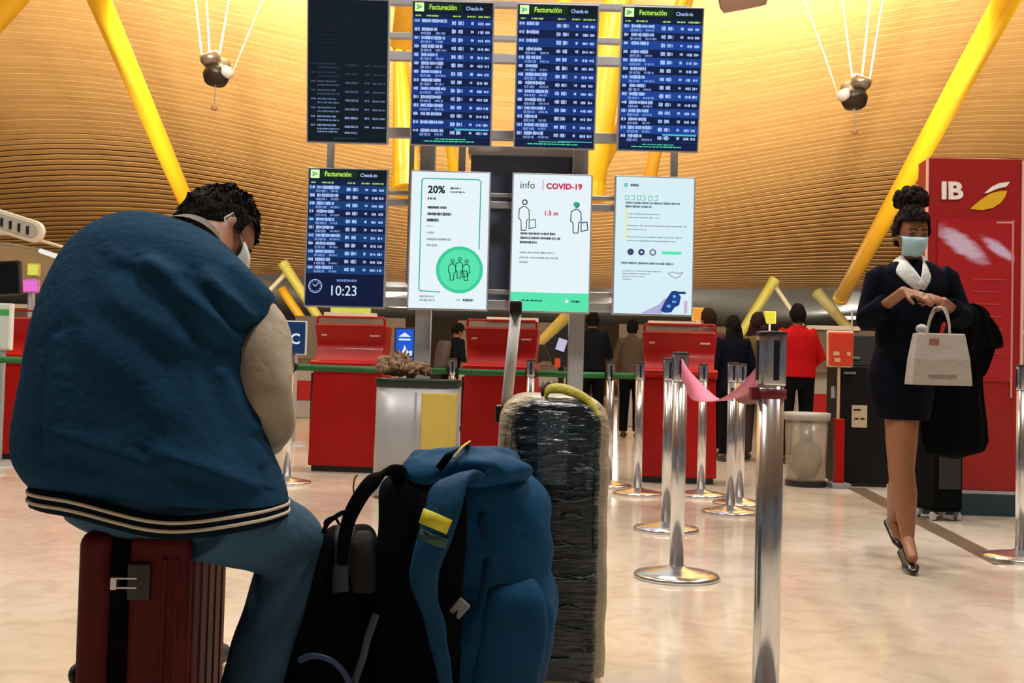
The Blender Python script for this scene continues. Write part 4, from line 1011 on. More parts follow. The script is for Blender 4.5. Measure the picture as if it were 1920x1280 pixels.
# collar
cc = P(362, 461, 2.555); n_ = (hcm - P(350, 500, 2.50)).normalized(); cu_ = n_.cross(V((.3, 1, 0))).normalized(); cv_ = n_.cross(cu_)
MB().loft([oval(cc + n_ * (-.022), cu_ * .098, cv_ * .094, 32), oval(cc + n_ * .0, cu_ * .091, cv_ * .086, 32), oval(cc + n_ * .014, cu_ * .085, cv_ * .080, 32), oval(cc + n_ * .016, cu_ * .078, cv_ * .073, 32), oval(cc + n_ * -.02, cu_ * .086, cv_ * .082, 32)], cap=False).build('collar', mat('collar_grey', (.13, .13, .115), .85), jk, True)
# sleeves
def sleeve(pts, rad, seed):
    pp = catmull(pts, 40); q = MB(); rd = [r.x for r in catmull([V((r, 0)) for r in rad], 40)]
    q.tube(pp, rd, 28)
    q.v = [p + V((mnoise.noise(p * 9 + V((seed, 0, 0))), mnoise.noise(p * 9 + V((0, seed, 0))), mnoise.noise(p * 11 + V((0, 0, seed))))) * .017 + V((0, .35, 0)) * .012 * math.sin(p.z * 46 + 3 * mnoise.noise(p * 6 + V((seed, 1, 2)))) for p in q.v]; return q
sleeve([P(470, 575, 2.46), P(490, 630, 2.40), P(497, 710, 2.35), P(507, 780, 2.385), P(500, 822, 2.50), P(480, 815, 2.70)], [.060, .062, .064, .055, .046, .036], 1).build('sleeve', M_CREAM, jk, True, subsurf=1)
sleeve([P(165, 560, 2.60), P(135, 660, 2.62), P(140, 760, 2.66), P(220, 800, 2.78), P(290, 800, 2.85)], [.055, .060, .055, .048, .04], 5).build('sleeve', M_CREAM, jk, True, subsurf=1)
# jeans
M_JEAN = mat('blue_denim', (.032, .085, .150), .8, var=.35, scale=5, bump=.35, bscale=22, spec=.2)
def wr(q, amp=.008, fr=11):
    q.v = [p + V((mnoise.noise(p * fr), mnoise.noise(p * fr + V((7, 0, 0))), mnoise.noise(p * fr + V((0, 9, 0))))) * amp for p in q.v]; return q
q = MB()
q.loft([oval(P(x, y, d_), rgt * hw, fwd * dp, 24) for x, y, d_, hw, dp in ((288, 996, 2.36, .17, .13), (284, 975, 2.35, .205, .16), (288, 945, 2.34, .215, .165), (295, 905, 2.34, .20, .15), (295, 870, 2.34, .18, .13))])
th_r = catmull([hipR + V((0, 0, -.01)), P(470, 985, 2.40), knR, P(541, 1060, 2.535), P(514, 1150, 2.49), P(482, 1240, 2.45), anR + V((0, 0, -.03))], 40)
q.tube(th_r, [r.x for r in catmull([V((r, 0)) for r in (.110, .100, .082, .076, .071, .070, .068)], 40)], 20, round_ends=False)
q.tube([hipL, hipL.lerp(knL, .5), knL, knL.lerp(anL, .5), anL + V((0, 0, -.03))], [.105, .095, .078, .07, .066], 18, round_ends=False)
wr(q).build('jeans', M_JEAN, t, remesh=.0075, smoothit=4)
for an, dv in ((anR, V((.10, .16, 0))), (anL, V((.08, .18, 0)))):
    a = V((an.x - dv.x * .35, an.y - dv.y * .35, .045)); e = V((an.x + dv.x, an.y + dv.y, .04))
    MB().tube([a, (a + e) / 2 + V((0, 0, .012)), e], [.042, .050, .040], 14, flat=((0, 0, 1), .85)).build('shoe', mat('dark_shoe', (.02, .02, .024), .6), t, True)
# hair, mask
tufts(clean(hair_shell(hcm, Rm, .98, front=.30, low=-.62, k=1.12, lump=.009, seed=9)), hcm, Rm, 2600, .0095, 5, .18).build('hair', M_HAIR, t, True)
def mface(x, y, z): return hcm + Rm @ V((x, y, z))
rg = []
for f in range(7):
    z = -.012 - f / 6 * .098
    rg.append([mface((i / 12 - .5) * 2 * .068 * (1 - .25 * (f / 6) ** 2), .108 + .012 * math.sin(f / 6 * PI) - .060 * ((i / 12 - .5) * 2) ** 2 - .022 * (f / 6) ** 2, z) for i in range(13)])
MB().loft(rg, cap=False, closed=False).build('face_mask', mat('mask_white', (.62, .68, .72), .7), t, True, solid=.004)
for s in (-1, 1):
    MB().tube([mface(s * .064, .052, -.02), mface(s * .078, .01, .0), mface(s * .082, -.02, .018), mface(s * .082, -.03, -.01), mface(s * .074, .02, -.06), mface(s * .05, .07, -.10)], .002, 5).build('mask_loop', MATS['mask_white'], t, True)
    MB().ball(mface(s * .030, .080, .004), .011, 8, 6).build('eye', MATS['eye_dark'], t, True)
# phone he looks at
t = thing('mobile_phone', 'phone held in the seated person\'s hands', 'phone', P(400, 800, 2.88)); MB().box(P(400, 800, 2.88), (.075, .15, .009), Matrix.Rotation(.5, 3, 'X')).build('case', M_BLACK, t, bevel=.006)
MB().box(P(400, 800, 2.88) + V((0, -.002, .0055)), (.068, .14, .002), Matrix.Rotation(.5, 3, 'X')).build('display', emit('phone_screen', (.3, .4, .5), .5), t)

# ================================================================== luggage in front
# maroon hard-shell suitcase under the seated person
fl_, fr_ = P(147, 1000, 2.20), P(352, 1000, 2.20); SZ = .535; cx_ = (fl_.x + fr_.x) / 2; wS = fr_.x - fl_.x
t = thing('suitcase', 'maroon hard-shell suitcase the seated person sits on', 'suitcase', (cx_, 2.20, 0), math.radians(4.5))
M_MAR = mat('maroon_shell', (.085, .008, .009), .6, var=.12, scale=14, bump=.05, bscale=160, spec=.15)
def sx_(px): return (px - 147) / (352 - 147) * wS - wS / 2
def rbox(x0, x1, y0, y1, z0, z1): return MB().box(((x0 + x1) / 2, (y0 + y1) / 2, (z0 + z1) / 2), (x1 - x0, y1 - y0, z1 - z0))
rbox(sx_(147), sx_(210), .0, .43, .05, SZ).build('shell_half', M_MAR, t, bevel=.028, bseg=4, local=True, smooth=True)
rbox(sx_(240), sx_(352), .0, .43, .05, SZ).build('shell_half', M_MAR, t, bevel=.028, bseg=4, local=True, smooth=True)
rbox(sx_(196), sx_(256), .012, .418, .062, SZ - .012).build('zip_band', mat('zip_black', (.003, .0025, .003), .85, spec=.06), t, bevel=.02, local=True, smooth=True)
for k in range(5):
    y = .06 + k * .08
    rbox(sx_(352) - .004, sx_(352) + .003, y, y + .04, .10, SZ - .06).build('side_rib', M_MAR, t, bevel=.003, local=True, smooth=True)
for x in (sx_(306), sx_(328)):
    rbox(x, x + .009, -.005, .01, .09, SZ - .05).build('front_rib', M_MAR, t, bevel=.003, local=True, smooth=True)
rbox(sx_(244), sx_(286), -.012, .01, .40, .475).build('lock_plate', M_BLACK, t, bevel=.004, local=True, smooth=True)
rbox(sx_(214), sx_(226), -.014, .012, .421, .447).build('lock_latch', mat('lock_silver', (.62, .60, .56), .3, .8), t, bevel=.002, local=True)
for z in (.424, .443): rbox(sx_(222), sx_(262), -.013, .0, z, z + .003).build('lock_bar', MATS['lock_silver'], t, local=True)
MB().ball((sx_(140), .05, .235), [.012, .03, .02]).build('side_foot', M_BLACK, t, True, local=True)
for x in (sx_(165), sx_(330)):
    for y in (.06, .37): MB().tube([(x - .012, y, .027), (x + .012, y, .027)], .026, 16, round_ends=False).build('wheel', M_BLACK, t, local=True)
for x in (sx_(165), sx_(330)):
    for y in (.06, .37): rbox(x - .008, x + .008, y - .012, y + .012, .025, .06).build('wheel_fork', M_BLACK, t, local=True)

# blue trekking backpack
t = thing('backpack', 'big blue trekking backpack with a yellow striped strap', 'backpack', (P(880, 1200, 2.62).x, 2.62, 0))
M_BPB = mat('blue_ripstop', (.003, .052, .135), .7, var=.25, scale=9, bump=.4, bscale=13, spec=.12)
M_BPD = mat('dark_blue_ripstop', (.003, .03, .07), .7, spec=.1, var=.2, scale=9, bump=.3, bscale=15)
M_BPK = mat('black_mesh', (.0025, .003, .0045), .9, bump=.2, bscale=80, spec=.06)
def pr(xl, xr, y, d, dp, p=.8, n=36, yr=None):
    a = P(xl, y, d); e = P(xr, y if yr is None else yr, d); return oval((a + e) / 2, (e - a) / 2, V((0, dp, 0)), n, p)
def puff(mb, amp=.012, fr=5.0, seed=0, k=.5):
    mb.v = [p + V((mnoise.noise(p * fr + V((seed, 0, 0))), mnoise.noise(p * fr + V((0, seed, 0))), k * mnoise.noise(p * fr + V((0, 0, seed))))) * amp for p in mb.v]; return mb
RB = [(800, 1000, 1372, 2.66, .10), (780, 1008, 1340, 2.66, .13), (775, 1018, 1280, 2.66, .145), (780, 1040, 1200, 2.65, .15), (785, 1046, 1130, 2.65, .15), (785, 1036, 1070, 2.65, .145), (785, 1036, 1000, 2.65, .145), (785, 1030, 950, 2.65, .14), (790, 1010, 905, 2.65, .13), (800, 980, 878, 2.65, .11), (830, 950, 862, 2.65, .07)]
puff(MB().loft([pr(*r) for r in [list(x) for x in catmull([NV(r) for r in RB], 60)]]), .020, 10).build('main_body', M_BPB, t, True, subsurf=1)
RL = [(755, 960, 905, 2.60, .11), (742, 985, 893, 2.60, .135), (745, 985, 875, 2.60, .13), (765, 965, 856, 2.60, .11), (800, 935, 843, 2.60, .075), (840, 900, 838, 2.60, .03)]
puff(MB().loft([pr(*r) for r in [list(x) for x in catmull([NV(r) for r in RL], 30)]]), .030, 16, 3).build('lid', M_BPB, t, True, subsurf=1)
RK = [(698, 850, 1372, 2.50, .05), (695, 860, 1250, 2.49, .055), (704, 868, 1100, 2.49, .055), (706, 872, 980, 2.50, .055), (712, 868, 915, 2.52, .05), (735, 850, 888, 2.54, .035)]
puff(MB().loft([pr(*r) for r in [list(x) for x in catmull([NV(r) for r in RK], 26)]]), .008, 9, 5).build('back_panel', M_BPK, t, True, subsurf=1)
# side pocket and seam on the blue side
RS = [(890, 1000, 1330, 2.545, .03), (885, 1015, 1270, 2.53, .035), (892, 1025, 1190, 2.52, .04), (905, 1020, 1120, 2.52, .035), (925, 1000, 1080, 2.54, .02)]
puff(MB().loft([pr(*r) for r in [list(x) for x in catmull([NV(r) for r in RS], 24)]]), .008, 9, 8).build('side_pocket', mat('blue_pocket', (.004, .054, .135), .7, var=.2, scale=9, bump=.3, bscale=18, spec=.12), t, True, subsurf=1)
def strap(name, pts, wid, thick, m, side=(1, 0, .1), par=None):
    pp = catmull([P(*p) for p in pts], 40); ww = [x.x for x in catmull([V((a, 0)) for a in wid], 40)]
    return puff(MB().ribbon(pp, ww, thick, V(side)), .006, 16).build(name, m, par or t, True, subsurf=1)
s1 = strap('shoulder_strap', [(905, 905, 2.52), (872, 892, 2.46), (845, 905, 2.40), (832, 950, 2.37), (815, 1010, 2.36), (795, 1070, 2.36), (800, 1120, 2.37), (818, 1180, 2.38), (832, 1250, 2.39), (838, 1330, 2.42)], [.06, .085, .10, .095, .085, .075, .06, .05, .04, .035], .022, mat('strap_blue', (.003, .045, .115), .7, spec=.15, var=.2, scale=12, bump=.4, bscale=20), (1, -.25, .35))
MB().ribbon([P(790, 966, 2.33), P(815, 976, 2.325), P(842, 988, 2.335)], .033, .006, V((-.25, 0, 1))).build('yellow_stripe', mat('stripe_yellow', (.55, .52, .01), .5), s1, True)
MB().ribbon([P(786, 1000, 2.335), P(812, 1012, 2.33), P(838, 1020, 2.34)], .022, .006, V((-.25, 0, 1))).build('green_stripe', mat('stripe_green', (.012, .06, .05), .6), s1, True)
strap('carry_strap', [(752, 900, 2.52), (742, 884, 2.47), (722, 884, 2.43), (690, 912, 2.42), (664, 955, 2.42), (648, 1000, 2.42), (642, 1060, 2.42)], [.05, .05, .05, .042, .038, .036, .034], .016, M_BPK, (1, 0, .7))
strap('thin_cord', [(664, 955, 2.41), (640, 962, 2.40), (615, 980, 2.40), (606, 1000, 2.40)], [.012] * 4, .006, M_BPK, (0, 0, 1))
strap('cord', [(668, 930, 2.42), (662, 915, 2.42), (664, 898, 2.42), (670, 890, 2.42)], [.005] * 4, .004, mat('cord_olive', (.16, .12, .04), .7), (1, 0, 0))
strap('compression_strap', [(820, 880, 2.475), (845, 850, 2.478), (866, 838, 2.52), (880, 830, 2.60)], [.02] * 4, .005, M_BPK, (1, 0, .4))
strap('yellow_cord', [(850, 858, 2.47), (868, 838, 2.50), (880, 828, 2.56)], [.007] * 3, .006, mat('cord_yellow', (.50, .42, .08), .6), (1, 0, 0))
strap('hip_strap', [(880, 1130, 2.47), (862, 1140, 2.43), (850, 1160, 2.41), (836, 1175, 2.40)], [.02, .022, .022, .02], .006, M_BPK, (.2, 0, 1))
rbk = MB().box(P(862, 1140, 2.42), (.03, .012, .04), Matrix.Rotation(.7, 3, 'Y')); rbk.build('buckle', mat('grey_buckle', (.16, .19, .22), .4), t, bevel=.003)
strap('webbing', [(905, 960, 2.51), (915, 1040, 2.505), (905, 1120, 2.48), (880, 1200, 2.46)], [.02] * 4, .004, M_BPD, (1, 0, 0))

# dark daypack
t = thing('daypack', 'small black daypack between the seated person\'s leg and the blue backpack', 'backpack', (P(620, 1200, 2.550).x, 2.550, 0))
RD = [(512, 712, 1384, 2.550, .11), (510, 715, 1350, 2.550, .125), (522, 715, 1280, 2.550, .125), (545, 718, 1190, 2.560, .12), (570, 716, 1110, 2.570, .11), (592, 712, 1040, 2.580, .09), (605, 700, 1000, 2.590, .065), (620, 685, 985, 2.590, .03)]
puff(MB().loft([pr(*r) for r in [list(x) for x in catmull([NV(r) for r in RD], 30)]]), .012, 8, 11).build('main_body', M_BPK, t, True, subsurf=1)
RF = [(662, 706, 1110, 2.475, .02), (655, 710, 1070, 2.475, .025), (655, 706, 1020, 2.490, .03), (665, 695, 995, 2.515, .02)]
MB().loft([pr(*r) for r in [list(x) for x in catmull([NV(r) for r in RF], 14)]]).build('grey_panel', mat('grey_nylon', (.022, .02, .023), .75, bump=.3, bscale=30, spec=.1), t, True, subsurf=1)
strap('shoulder_strap', [(650, 985, 2.520), (645, 1020, 2.475), (640, 1070, 2.460), (640, 1110, 2.450)], [.05, .05, .045, .04], .016, mat('slate_strap', (.018, .028, .045), .6), (1, 0, 0))
strap('piping', [(560, 1238, 2.435), (590, 1228, 2.425), (620, 1236, 2.420), (645, 1262, 2.420), (660, 1290, 2.420)], [.016] * 5, .012, mat('piping_blue', (.03, .06, .16), .5), (0, 0, 1))
strap('front_pocket_strap', [(705, 1150, 2.445), (690, 1200, 2.440), (672, 1250, 2.435), (662, 1290, 2.430)], [.02] * 4, .006, mat('slate_strap2', (.03, .06, .09), .5), (1, 0, 0))
strap('top_loop', [(612, 1000, 2.540), (610, 978, 2.550), (628, 968, 2.560), (640, 985, 2.560)], [.014] * 4, .006, M_BPK, (0, 1, 0))

# film-wrapped upright case with a pull handle
t = thing('wrapped_suitcase', 'tall dark suitcase wrapped in plastic film behind the blue backpack', 'suitcase', (P(1040, 1000, 3.0).x, 3.0, 0))
def film_mat(name, col, rough, stretch, bscale, bstr, spec=.8):
    return mat(name, col, rough, 0, var=.35, scale=10, bump=bstr, bscale=bscale, stretch=stretch, coat=.25, spec=.4)
M_FILM = film_mat('film_dark', (.004, .014, .022), .3, (1, 1, 5), 9, .9)
M_RIM = film_mat('film_pale', (.42, .37, .26), .4, (1, 1, 2.5), 16, .8)
zt = P(1040, 745, 3.0).z
def arch(x0, x1, z1, r, n=10, z0=.05):
    pts = [(x0, z0)]
    for k in range(n + 1): a = PI - k * PI / 2 / n; pts.append((x0 + r + r * math.cos(a), z1 - r + r * math.sin(a)))
    for k in range(n + 1): a = PI / 2 - k * PI / 2 / n; pts.append((x1 - r + r * math.cos(a), z1 - r + r * math.sin(a)))
    pts.append((x1, z0)); return pts
xa, xb = P(928, 1000, 3.0).x, P(1142, 1000, 3.0).x
xi, xj = P(953, 1000, 3.0).x, P(1120, 1000, 3.0).x
tilt = Matrix.Identity(3)
def warp(mb, amp, fr, seed, sk=.0):
    mb.v = [p + V((mnoise.noise(V((p.x * 3, p.y * 3, p.z * fr)) + V((seed, 0, 0))) * amp + sk * p.z, mnoise.noise(V((p.x * 4, seed, p.z * fr))) * amp, 0)) for p in mb.v]; return mb
def arch_loft(x0, x1, z1, r, ys, ins):
    rings = []
    for y, i in zip(ys, ins):
        pl = arch(x0 + i, x1 - i, z1 - i, r)
        # refine the straight sides so the film can wrinkle
        full = []
        lo_ = pl[0]; up_ = pl[1]
        for k in range(24): f = k / 24; full.append((lo_[0] + (up_[0] - lo_[0]) * f, lo_[1] + (up_[1] - lo_[1]) * f))
        full += pl[1:-1]
        a_, b_ = pl[-2], pl[-1]
        for k in range(1, 25): f = k / 24; full.append((a_[0] + (b_[0] - a_[0]) * f, a_[1] + (b_[1] - a_[1]) * f))
        rings.append([V((x, y, z)) for x, z in full])
    return MB().loft(rings)
sh = warp(arch_loft(xa, xb, zt + .008, .085, (2.97, 2.985, 3.10, 3.30, 3.42, 3.45), (.02, .006, 0, 0, .01, .03)), .006, 14, 1).build('shell', M_RIM, t, True, bevel=0)
fp = warp(arch_loft(xi, xj, zt - .006, .075, (2.93, 2.945, 2.975), (.016, .003, 0)), .007, 22, 4)
fp.build('front_panel', M_FILM, t, True)
# raised film wrinkles over the front, a few dozen strips
rnd = random.Random(21)
for k in range(26):
    z = rnd.uniform(.10, .68); x0 = rnd.uniform(xi + .01, xj - .10); ln = rnd.uniform(.06, min(.18, xj - x0 - .01)); sl = rnd.uniform(-.12, .12)
    pts = [V((x0 + ln * f, 2.927 - .003 * math.sin(f * PI) + .002 * rnd.random(), z + sl * ln * f + .006 * math.sin(f * 5 + k))) for f in (0, .2, .4, .6, .8, 1)]
    MB().ribbon(pts, rnd.uniform(.003, .010), .004, V((0, -.5, 1))).build('film_wrinkle', mat('film_gloss', (.012, .03, .045), .22, 0, var=.3, coat=.5, spec=.6), t, True)
MB().box(((xi + xj) / 2 - .01, 2.928, P(1040, 840, 2.93).z), (.085, .006, .20)).build('blue_label_area', mat('film_blue', (.012, .060, .115), .2, var=.6, scale=22, bump=.8, bscale=20, stretch=(1, 1, 5), coat=.9), t, bevel=.002)
for xx in (xa + .05, xb - .05):
    for y in (3.03, 3.38): MB().lathe([(.001, .0), (.022, .0), (.022, .06), (.001, .06)], (xx, y, 0), 14).build('wheel', M_BLACK, t)
h0, h1 = P(948, 775, 3.12), P(967, 590, 3.12)
MB().tube([h0, h1], .0165, 10, flat=((0, 1, 0), .6), round_ends=False).build('pull_rod', mat('rod_silver', (.72, .74, .76), .45, .0), t, True)
MB().tube([h0 + V((.0, .24, 0)), h1 + V((.0, .24, 0))], .0165, 10, flat=((0, 1, 0), .6), round_ends=False).build('pull_rod', M_ALU, t, True)
gp = P(967, 578, 3.12); MB().box(gp + V((0, .12, 0)), (.036, .29, .045)).build('pull_grip', M_BLACK, t, bevel=.008)
MB().box(P(945, 775, 3.12), (.05, .10, .05)).build('rod_socket', M_BLACK, t, bevel=.006)
ys_ = strap('yellow_strap', [(1024, 744, 2.99), (1030, 730, 2.98), (1052, 729, 2.975), (1080, 738, 2.97), (1104, 756, 2.965), (1124, 782, 2.955)], [.03, .034, .034, .032, .028, .02], .012, mat('strap_yellow', (.50, .46, .05), .5, bump=.2, bscale=60), (.1, .45, .9))
strap('black_tab', [(1022, 752, 3.0), (1020, 735, 3.0), (1024, 716, 3.02), (1030, 722, 3.04)], [.016] * 4, .008, M_BLACK, (1, 0, 0))
MB().box(P(1040, 722, 3.05), (.012, .012, .03)).build('tag', M_WHITE, t)

# ================================================================== mid ground
# litter bin
g = V((P(783, 800, 7.55).x, 7.67, 0)); t = thing('litter_bin', 'grey litter bin with a yellow panel, crumpled paper on top', 'litter bin', (g.x, g.y - .12, 0))
M_BIN = mat('bin_grey', (.40, .42, .45), .4, .25, var=.06)
def rr_(z, hx, hy, p=.55): return oval(V((0, 0, z)), V((hx, 0, 0)), V((0, hy, 0)), 48, p)
MB().loft([rr_(.02, .300, .20), rr_(.40, .294, .20), rr_(.785, .290, .20)]).build('body', M_BIN, t, True, local=True)
MB().loft([rr_(.785, .298, .21), rr_(.82, .302, .215), rr_(.835, .298, .21), rr_(.835, .25, .17), rr_(.79, .25, .17)], cap=False).build('rim', mat('bin_rim', (.008, .020, .010), .4), t, True, local=True)
MB().box((.16, -.195, .53), (.245, .03, .42)).build('yellow_panel', mat('bin_yellow', (.58, .44, .09), .35, var=.15, scale=6), t, bevel=.01, local=True)
MB().box((-.0, -.196, .44), (.012, .02, .60)).build('panel_seam', M_ALU, t, local=True)
MB().loft([rr_(.79, .245, .16), rr_(.80, .245, .16)]).build('liner', M_BLACK, t, local=True)
c_ = V((g.x - .16, g.y - .12, .93)); q = MB().ball(c_, [.185, .13, .10], 40, 24)
q.v = [p + (p - c_) * (.55 * mnoise.noise(p * 11) + .35 * mnoise.noise(p * 25)) for p in q.v]
c2 = c_ + V((.13, -.02, -.03)); r2 = MB().ball(c2, [.12, .10, .06], 30, 18); r2.v = [p + (p - c2) * (.6 * mnoise.noise(p * 13) + .4 * mnoise.noise(p * 29)) for p in r2.v]
t2 = thing('crumpled_paper', 'crumpled brown paper heaped on the grey litter bin', 'paper', c_ - V((0, 0, .08)))
M_CR = mat('brown_paper', (.30, .19, .12), .8, var=.4, scale=30, bump=.6, bscale=40)
q.v = [c_ + (p - c_) * .72 for p in q.v]; q.build('crumpled_sheet', M_CR, t2, False); r2.v = [c2 + (p - c2) * .8 for p in r2.v]; r2.build('crumpled_sheet', M_CR, t2, False)
rnd = random.Random(31); sa, sb_ = MB(), MB()
for k in range(110):
    a = rnd.uniform(0, 2 * PI); rr2 = rnd.random() ** .6; p0 = c_ + V((.05 + .17 * rr2 * math.cos(a), .12 * rr2 * math.sin(a), .07 * (1 - rr2 * rr2) - .03 - .12 * max(0, rr2 * math.cos(a)) * .4))
    dv = V((rnd.uniform(-1, 1), rnd.uniform(-.8, .3), rnd.uniform(-.3, .9))).normalized(); ln = rnd.uniform(.03, .085)
    pts = [p0, p0 + dv * ln * .5 + V((0, 0, .012)), p0 + dv * ln + V((0, 0, rnd.uniform(-.02, .01)))]
    (sa if k % 2 else sb_).ribbon(pts, [rnd.uniform(.008, .016), rnd.uniform(.012, .024), .003], .002, V((rnd.uniform(-1, 1), rnd.uniform(-1, 1), rnd.uniform(-1, 1))))
for b2, m2 in ((sa, mat('strip_pale', (.36, .25, .17), .8, var=.3)), (sb_, mat('strip_dark', (.15, .085, .05), .8, var=.3))): tag(b2.build('torn_strips', m2, t2, False), kind='stuff')

# clear waste bin
g = G(1520, 914); t = thing('clear_waste_bin', 'see-through plastic waste bin with a bag inside, right of the nearest post', 'waste bin', (g.x, g.y + .16, 0))
def clear_mat():
    m = bpy.data.materials.new('clear_plastic'); m.use_nodes = True; b = m.node_tree.nodes['Principled BSDF']
    b.inputs['Base Color'].default_value = (.50, .46, .38, 1); b.inputs['Roughness'].default_value = .2; b.inputs['Alpha'].default_value = .34; return m
MB().lathe([(.13, .04), (.165, .04), (.18, .58), (.17, .58), (.155, .05)], n=32).build('bin_wall', clear_mat(), t, True, local=True)
MB().lathe([(.18, .56), (.195, .56), (.20, .62), (.175, .625), (.175, .56)], n=32).build('bin_rim', mat('bin_rim_grey', (.42, .40, .36), .45), t, True, local=True)
MB().lathe([(.001, .0), (.17, .0), (.17, .045), (.001, .045)], n=32).build('bin_base', M_BLACK, t, local=True)
q = MB().ball((0, 0, .22), [.135, .135, .17], 24, 16); q.v = [p + (p - V((0, 0, .22))) * (.18 * mnoise.noise(p * 14)) for p in q.v]
q.build('waste_bag', mat('bag_beige', (.34, .29, .22), .5, var=.3, scale=20), t, True, local=True)
# red sign on a post
g = G(1568, 912); t = thing('red_sign_post', 'small orange-red notice box on a red post beside the clear waste bin', 'sign', (g.x, g.y - .05, 0))
MB().box((0, 0, .02), (.16, .2, .04)).build('foot', M_GREYP, t, bevel=.005, local=True)
MB().box((0, 0, .30), (.075, .08, .56)).build('lower_post', M_RED, t, bevel=.008, local=True)
MB().tube([(-.01, 0, .55), (-.01, 0, 1.06)], .013, 10, round_ends=False).build('pole', mat('post_tan', (.5, .4, .22), .5), t, local=True)
sb = MB().box((.0, -.01, 1.17), (.20, .05, .29), taper=1.05).build('notice_box', mat('notice_red', (.62, .055, .02), .4), t, bevel=.015, local=True)
MB().box((0, .012, 1.17), (.222, .03, .31), taper=1.05).build('notice_frame', mat('notice_frame', (.70, .55, .40), .4), t, bevel=.015, local=True)
for x, z in ((-.045, 1.13), (.06, 1.13), (-.035, 1.075)): MB().box((x, -.038, z), (.05 if x < 0 else .03, .006, .035)).build('notice_picture', mat('notice_pale', (.72, .42, .26), .5), t, local=True)
MB().tube([(.10, .02, 1.3), (.102, .02, 1.48)], .007, 8).build('antenna', mat('post_tan2', (.55, .45, .28), .5), t, local=True)
# black machine
g = G(1632, 918); t = thing('ticket_machine', 'black machine cabinet with a small cream plate behind the masked woman', 'machine', (g.x + .02, g.y + .42, 0), -.05)
M_MACH = mat('machine_black', (.004, .0045, .005), .55, var=.2, spec=.2)
MB().box((0, 0, .53), (.46, .36, 1.0)).build('cabinet', M_MACH, t, bevel=.012, local=True, smooth=True)
MB().box((0, 0, .02), (.42, .32, .04)).build('plinth', M_BLACK, t, local=True)
MB().loft([[V((-.21, -.16, 1.03)), V((.22, -.16, 1.03)), V((.22, .16, 1.03)), V((-.21, .16, 1.03))], [V((-.13, -.05, 1.30)), V((.22, -.05, 1.30)), V((.22, .14, 1.30)), V((-.13, .14, 1.30))]]).build('sloped_top', M_MACH, t, bevel=.01, local=True)
pl = MB().box((-.035, -.184, .60), (.13, .008, .19)).build('plate', mat('plate_cream', (.52, .45, .30), .5), t, bevel=.002, local=True)
for dx, dz, w_ in ((-.02, .055, .06), (-.025, -.02, .035), (.025, -.02, .035)): MB().box((-.035 + dx, -.189, .60 + dz), (w_, .003, .014)).build('plate_mark', M_BLACK, pl, local=True)
MB().box((-.12, -.184, .97), (.10, .012, .02)).build('slot_light', mat('slot_grey', (.20, .20, .20), .4), t, local=True)
MB().box((-.235, -.10, .80), (.02, .10, .10)).build('side_reader', M_GREYP, t, local=True)
MB().box((-.06, -.15, 1.10), (.06, .012, .018), Matrix.Rotation(.3, 3, 'X')).build('status_label', mat('status_teal', (.10, .22, .20), .5), t, local=True)
# floor strip
a, b_, c_, d_ = G(1588, 915), G(1622, 915), G(1905, 1058), G(1862, 1058)
for p in (a, b_, c_, d_): p.z = .0
st = MB(); st.add([a, b_, c_, d_] + [p + V((0, 0, .003)) for p in (a, b_, c_, d_)], [(7, 6, 5, 4), (0, 1, 5, 4), (1, 2, 6, 5), (2, 3, 7, 6), (3, 0, 4, 7)])
so = st.build('trim_1', mat('strip_bronze', (.16, .125, .085), .35, .3)); tag(so, 'dark metal joint strip in the floor under the masked woman', kind='structure')
if True:
    a, b_ = G(60, 878), G(1740, 935)
# ------------------------------------------------------------------ signs behind the kiosks
def sign(name, label, px0, py0, px1, py1, d, m, frame=M_BLACK, pole=True, group=None):
    a = P(px0, py1, d); e = P(px1, py0, d); cx, cz = (a.x + e.x) / 2, (a.z + e.z) / 2; w_, h_ = e.x - a.x, e.z - a.z
    t = thing(name, label, 'sign', (cx, d, 0), 0, group)
    MB().box((0, .03, cz), (w_ + .03, .05, h_ + .03)).build('frame', frame, t, bevel=.005, local=True)
    MB().box((0, 0, cz), (w_, .012, h_)).build('face', m, t, local=True)
    if pole:
        MB().tube([(0, .04, .02), (0, .04, cz)], .025, 10, round_ends=False).build('pole', M_GREYP, t, local=True); MB().lathe([(.001, 0), (.16, 0), (.15, .025), (.001, .03)], (0, .04, 0), 20).build('foot', M_GREYP, t, local=True)
    return t, cz, w_, h_
t, cz, w_, h_ = sign('lit_sign', 'lit blue sign with white symbols right of the clock kiosk', 741, 617, 776, 679, 12.0, emit('sign_blue', (.01, .10, .62), 1.0))
E_SW = emit('sign_glow_white', (.75, .82, .95), 1.0)
MB().prism([(-.07, cz + .10), (.0, cz + .15), (.07, cz + .10)], -.012, -.008).build('arrow', E_SW, t, local=True); MB().box((0, -.009, cz + .07), (.13, .004, .02)).build('bar', E_SW, t, local=True)
MB().prism([(-.07, cz - .15), (.05, cz - .15), (.06, cz - .08), (.02, cz - .03), (.0, cz + .01), (-.02, cz - .06)], -.012, -.008).build('figure', E_SW, t, local=True); MB().box((.07, -.009, cz - .10), (.03, .004, .09)).build('bag_symbol', E_SW, t, local=True)
t, cz, w_, h_ = sign('zone_sign', 'navy sign with a white letter C right of the seated person', 536, 604, 573, 662, 12.5, emit('sign_navy', (.006, .030, .09), 1.0), mat('frame_silver', (.55, .62, .70), .3))
text_mesh('letter', 'C', .17, E_SW, t, (-.065, -.012, cz - .07), bold=.003)
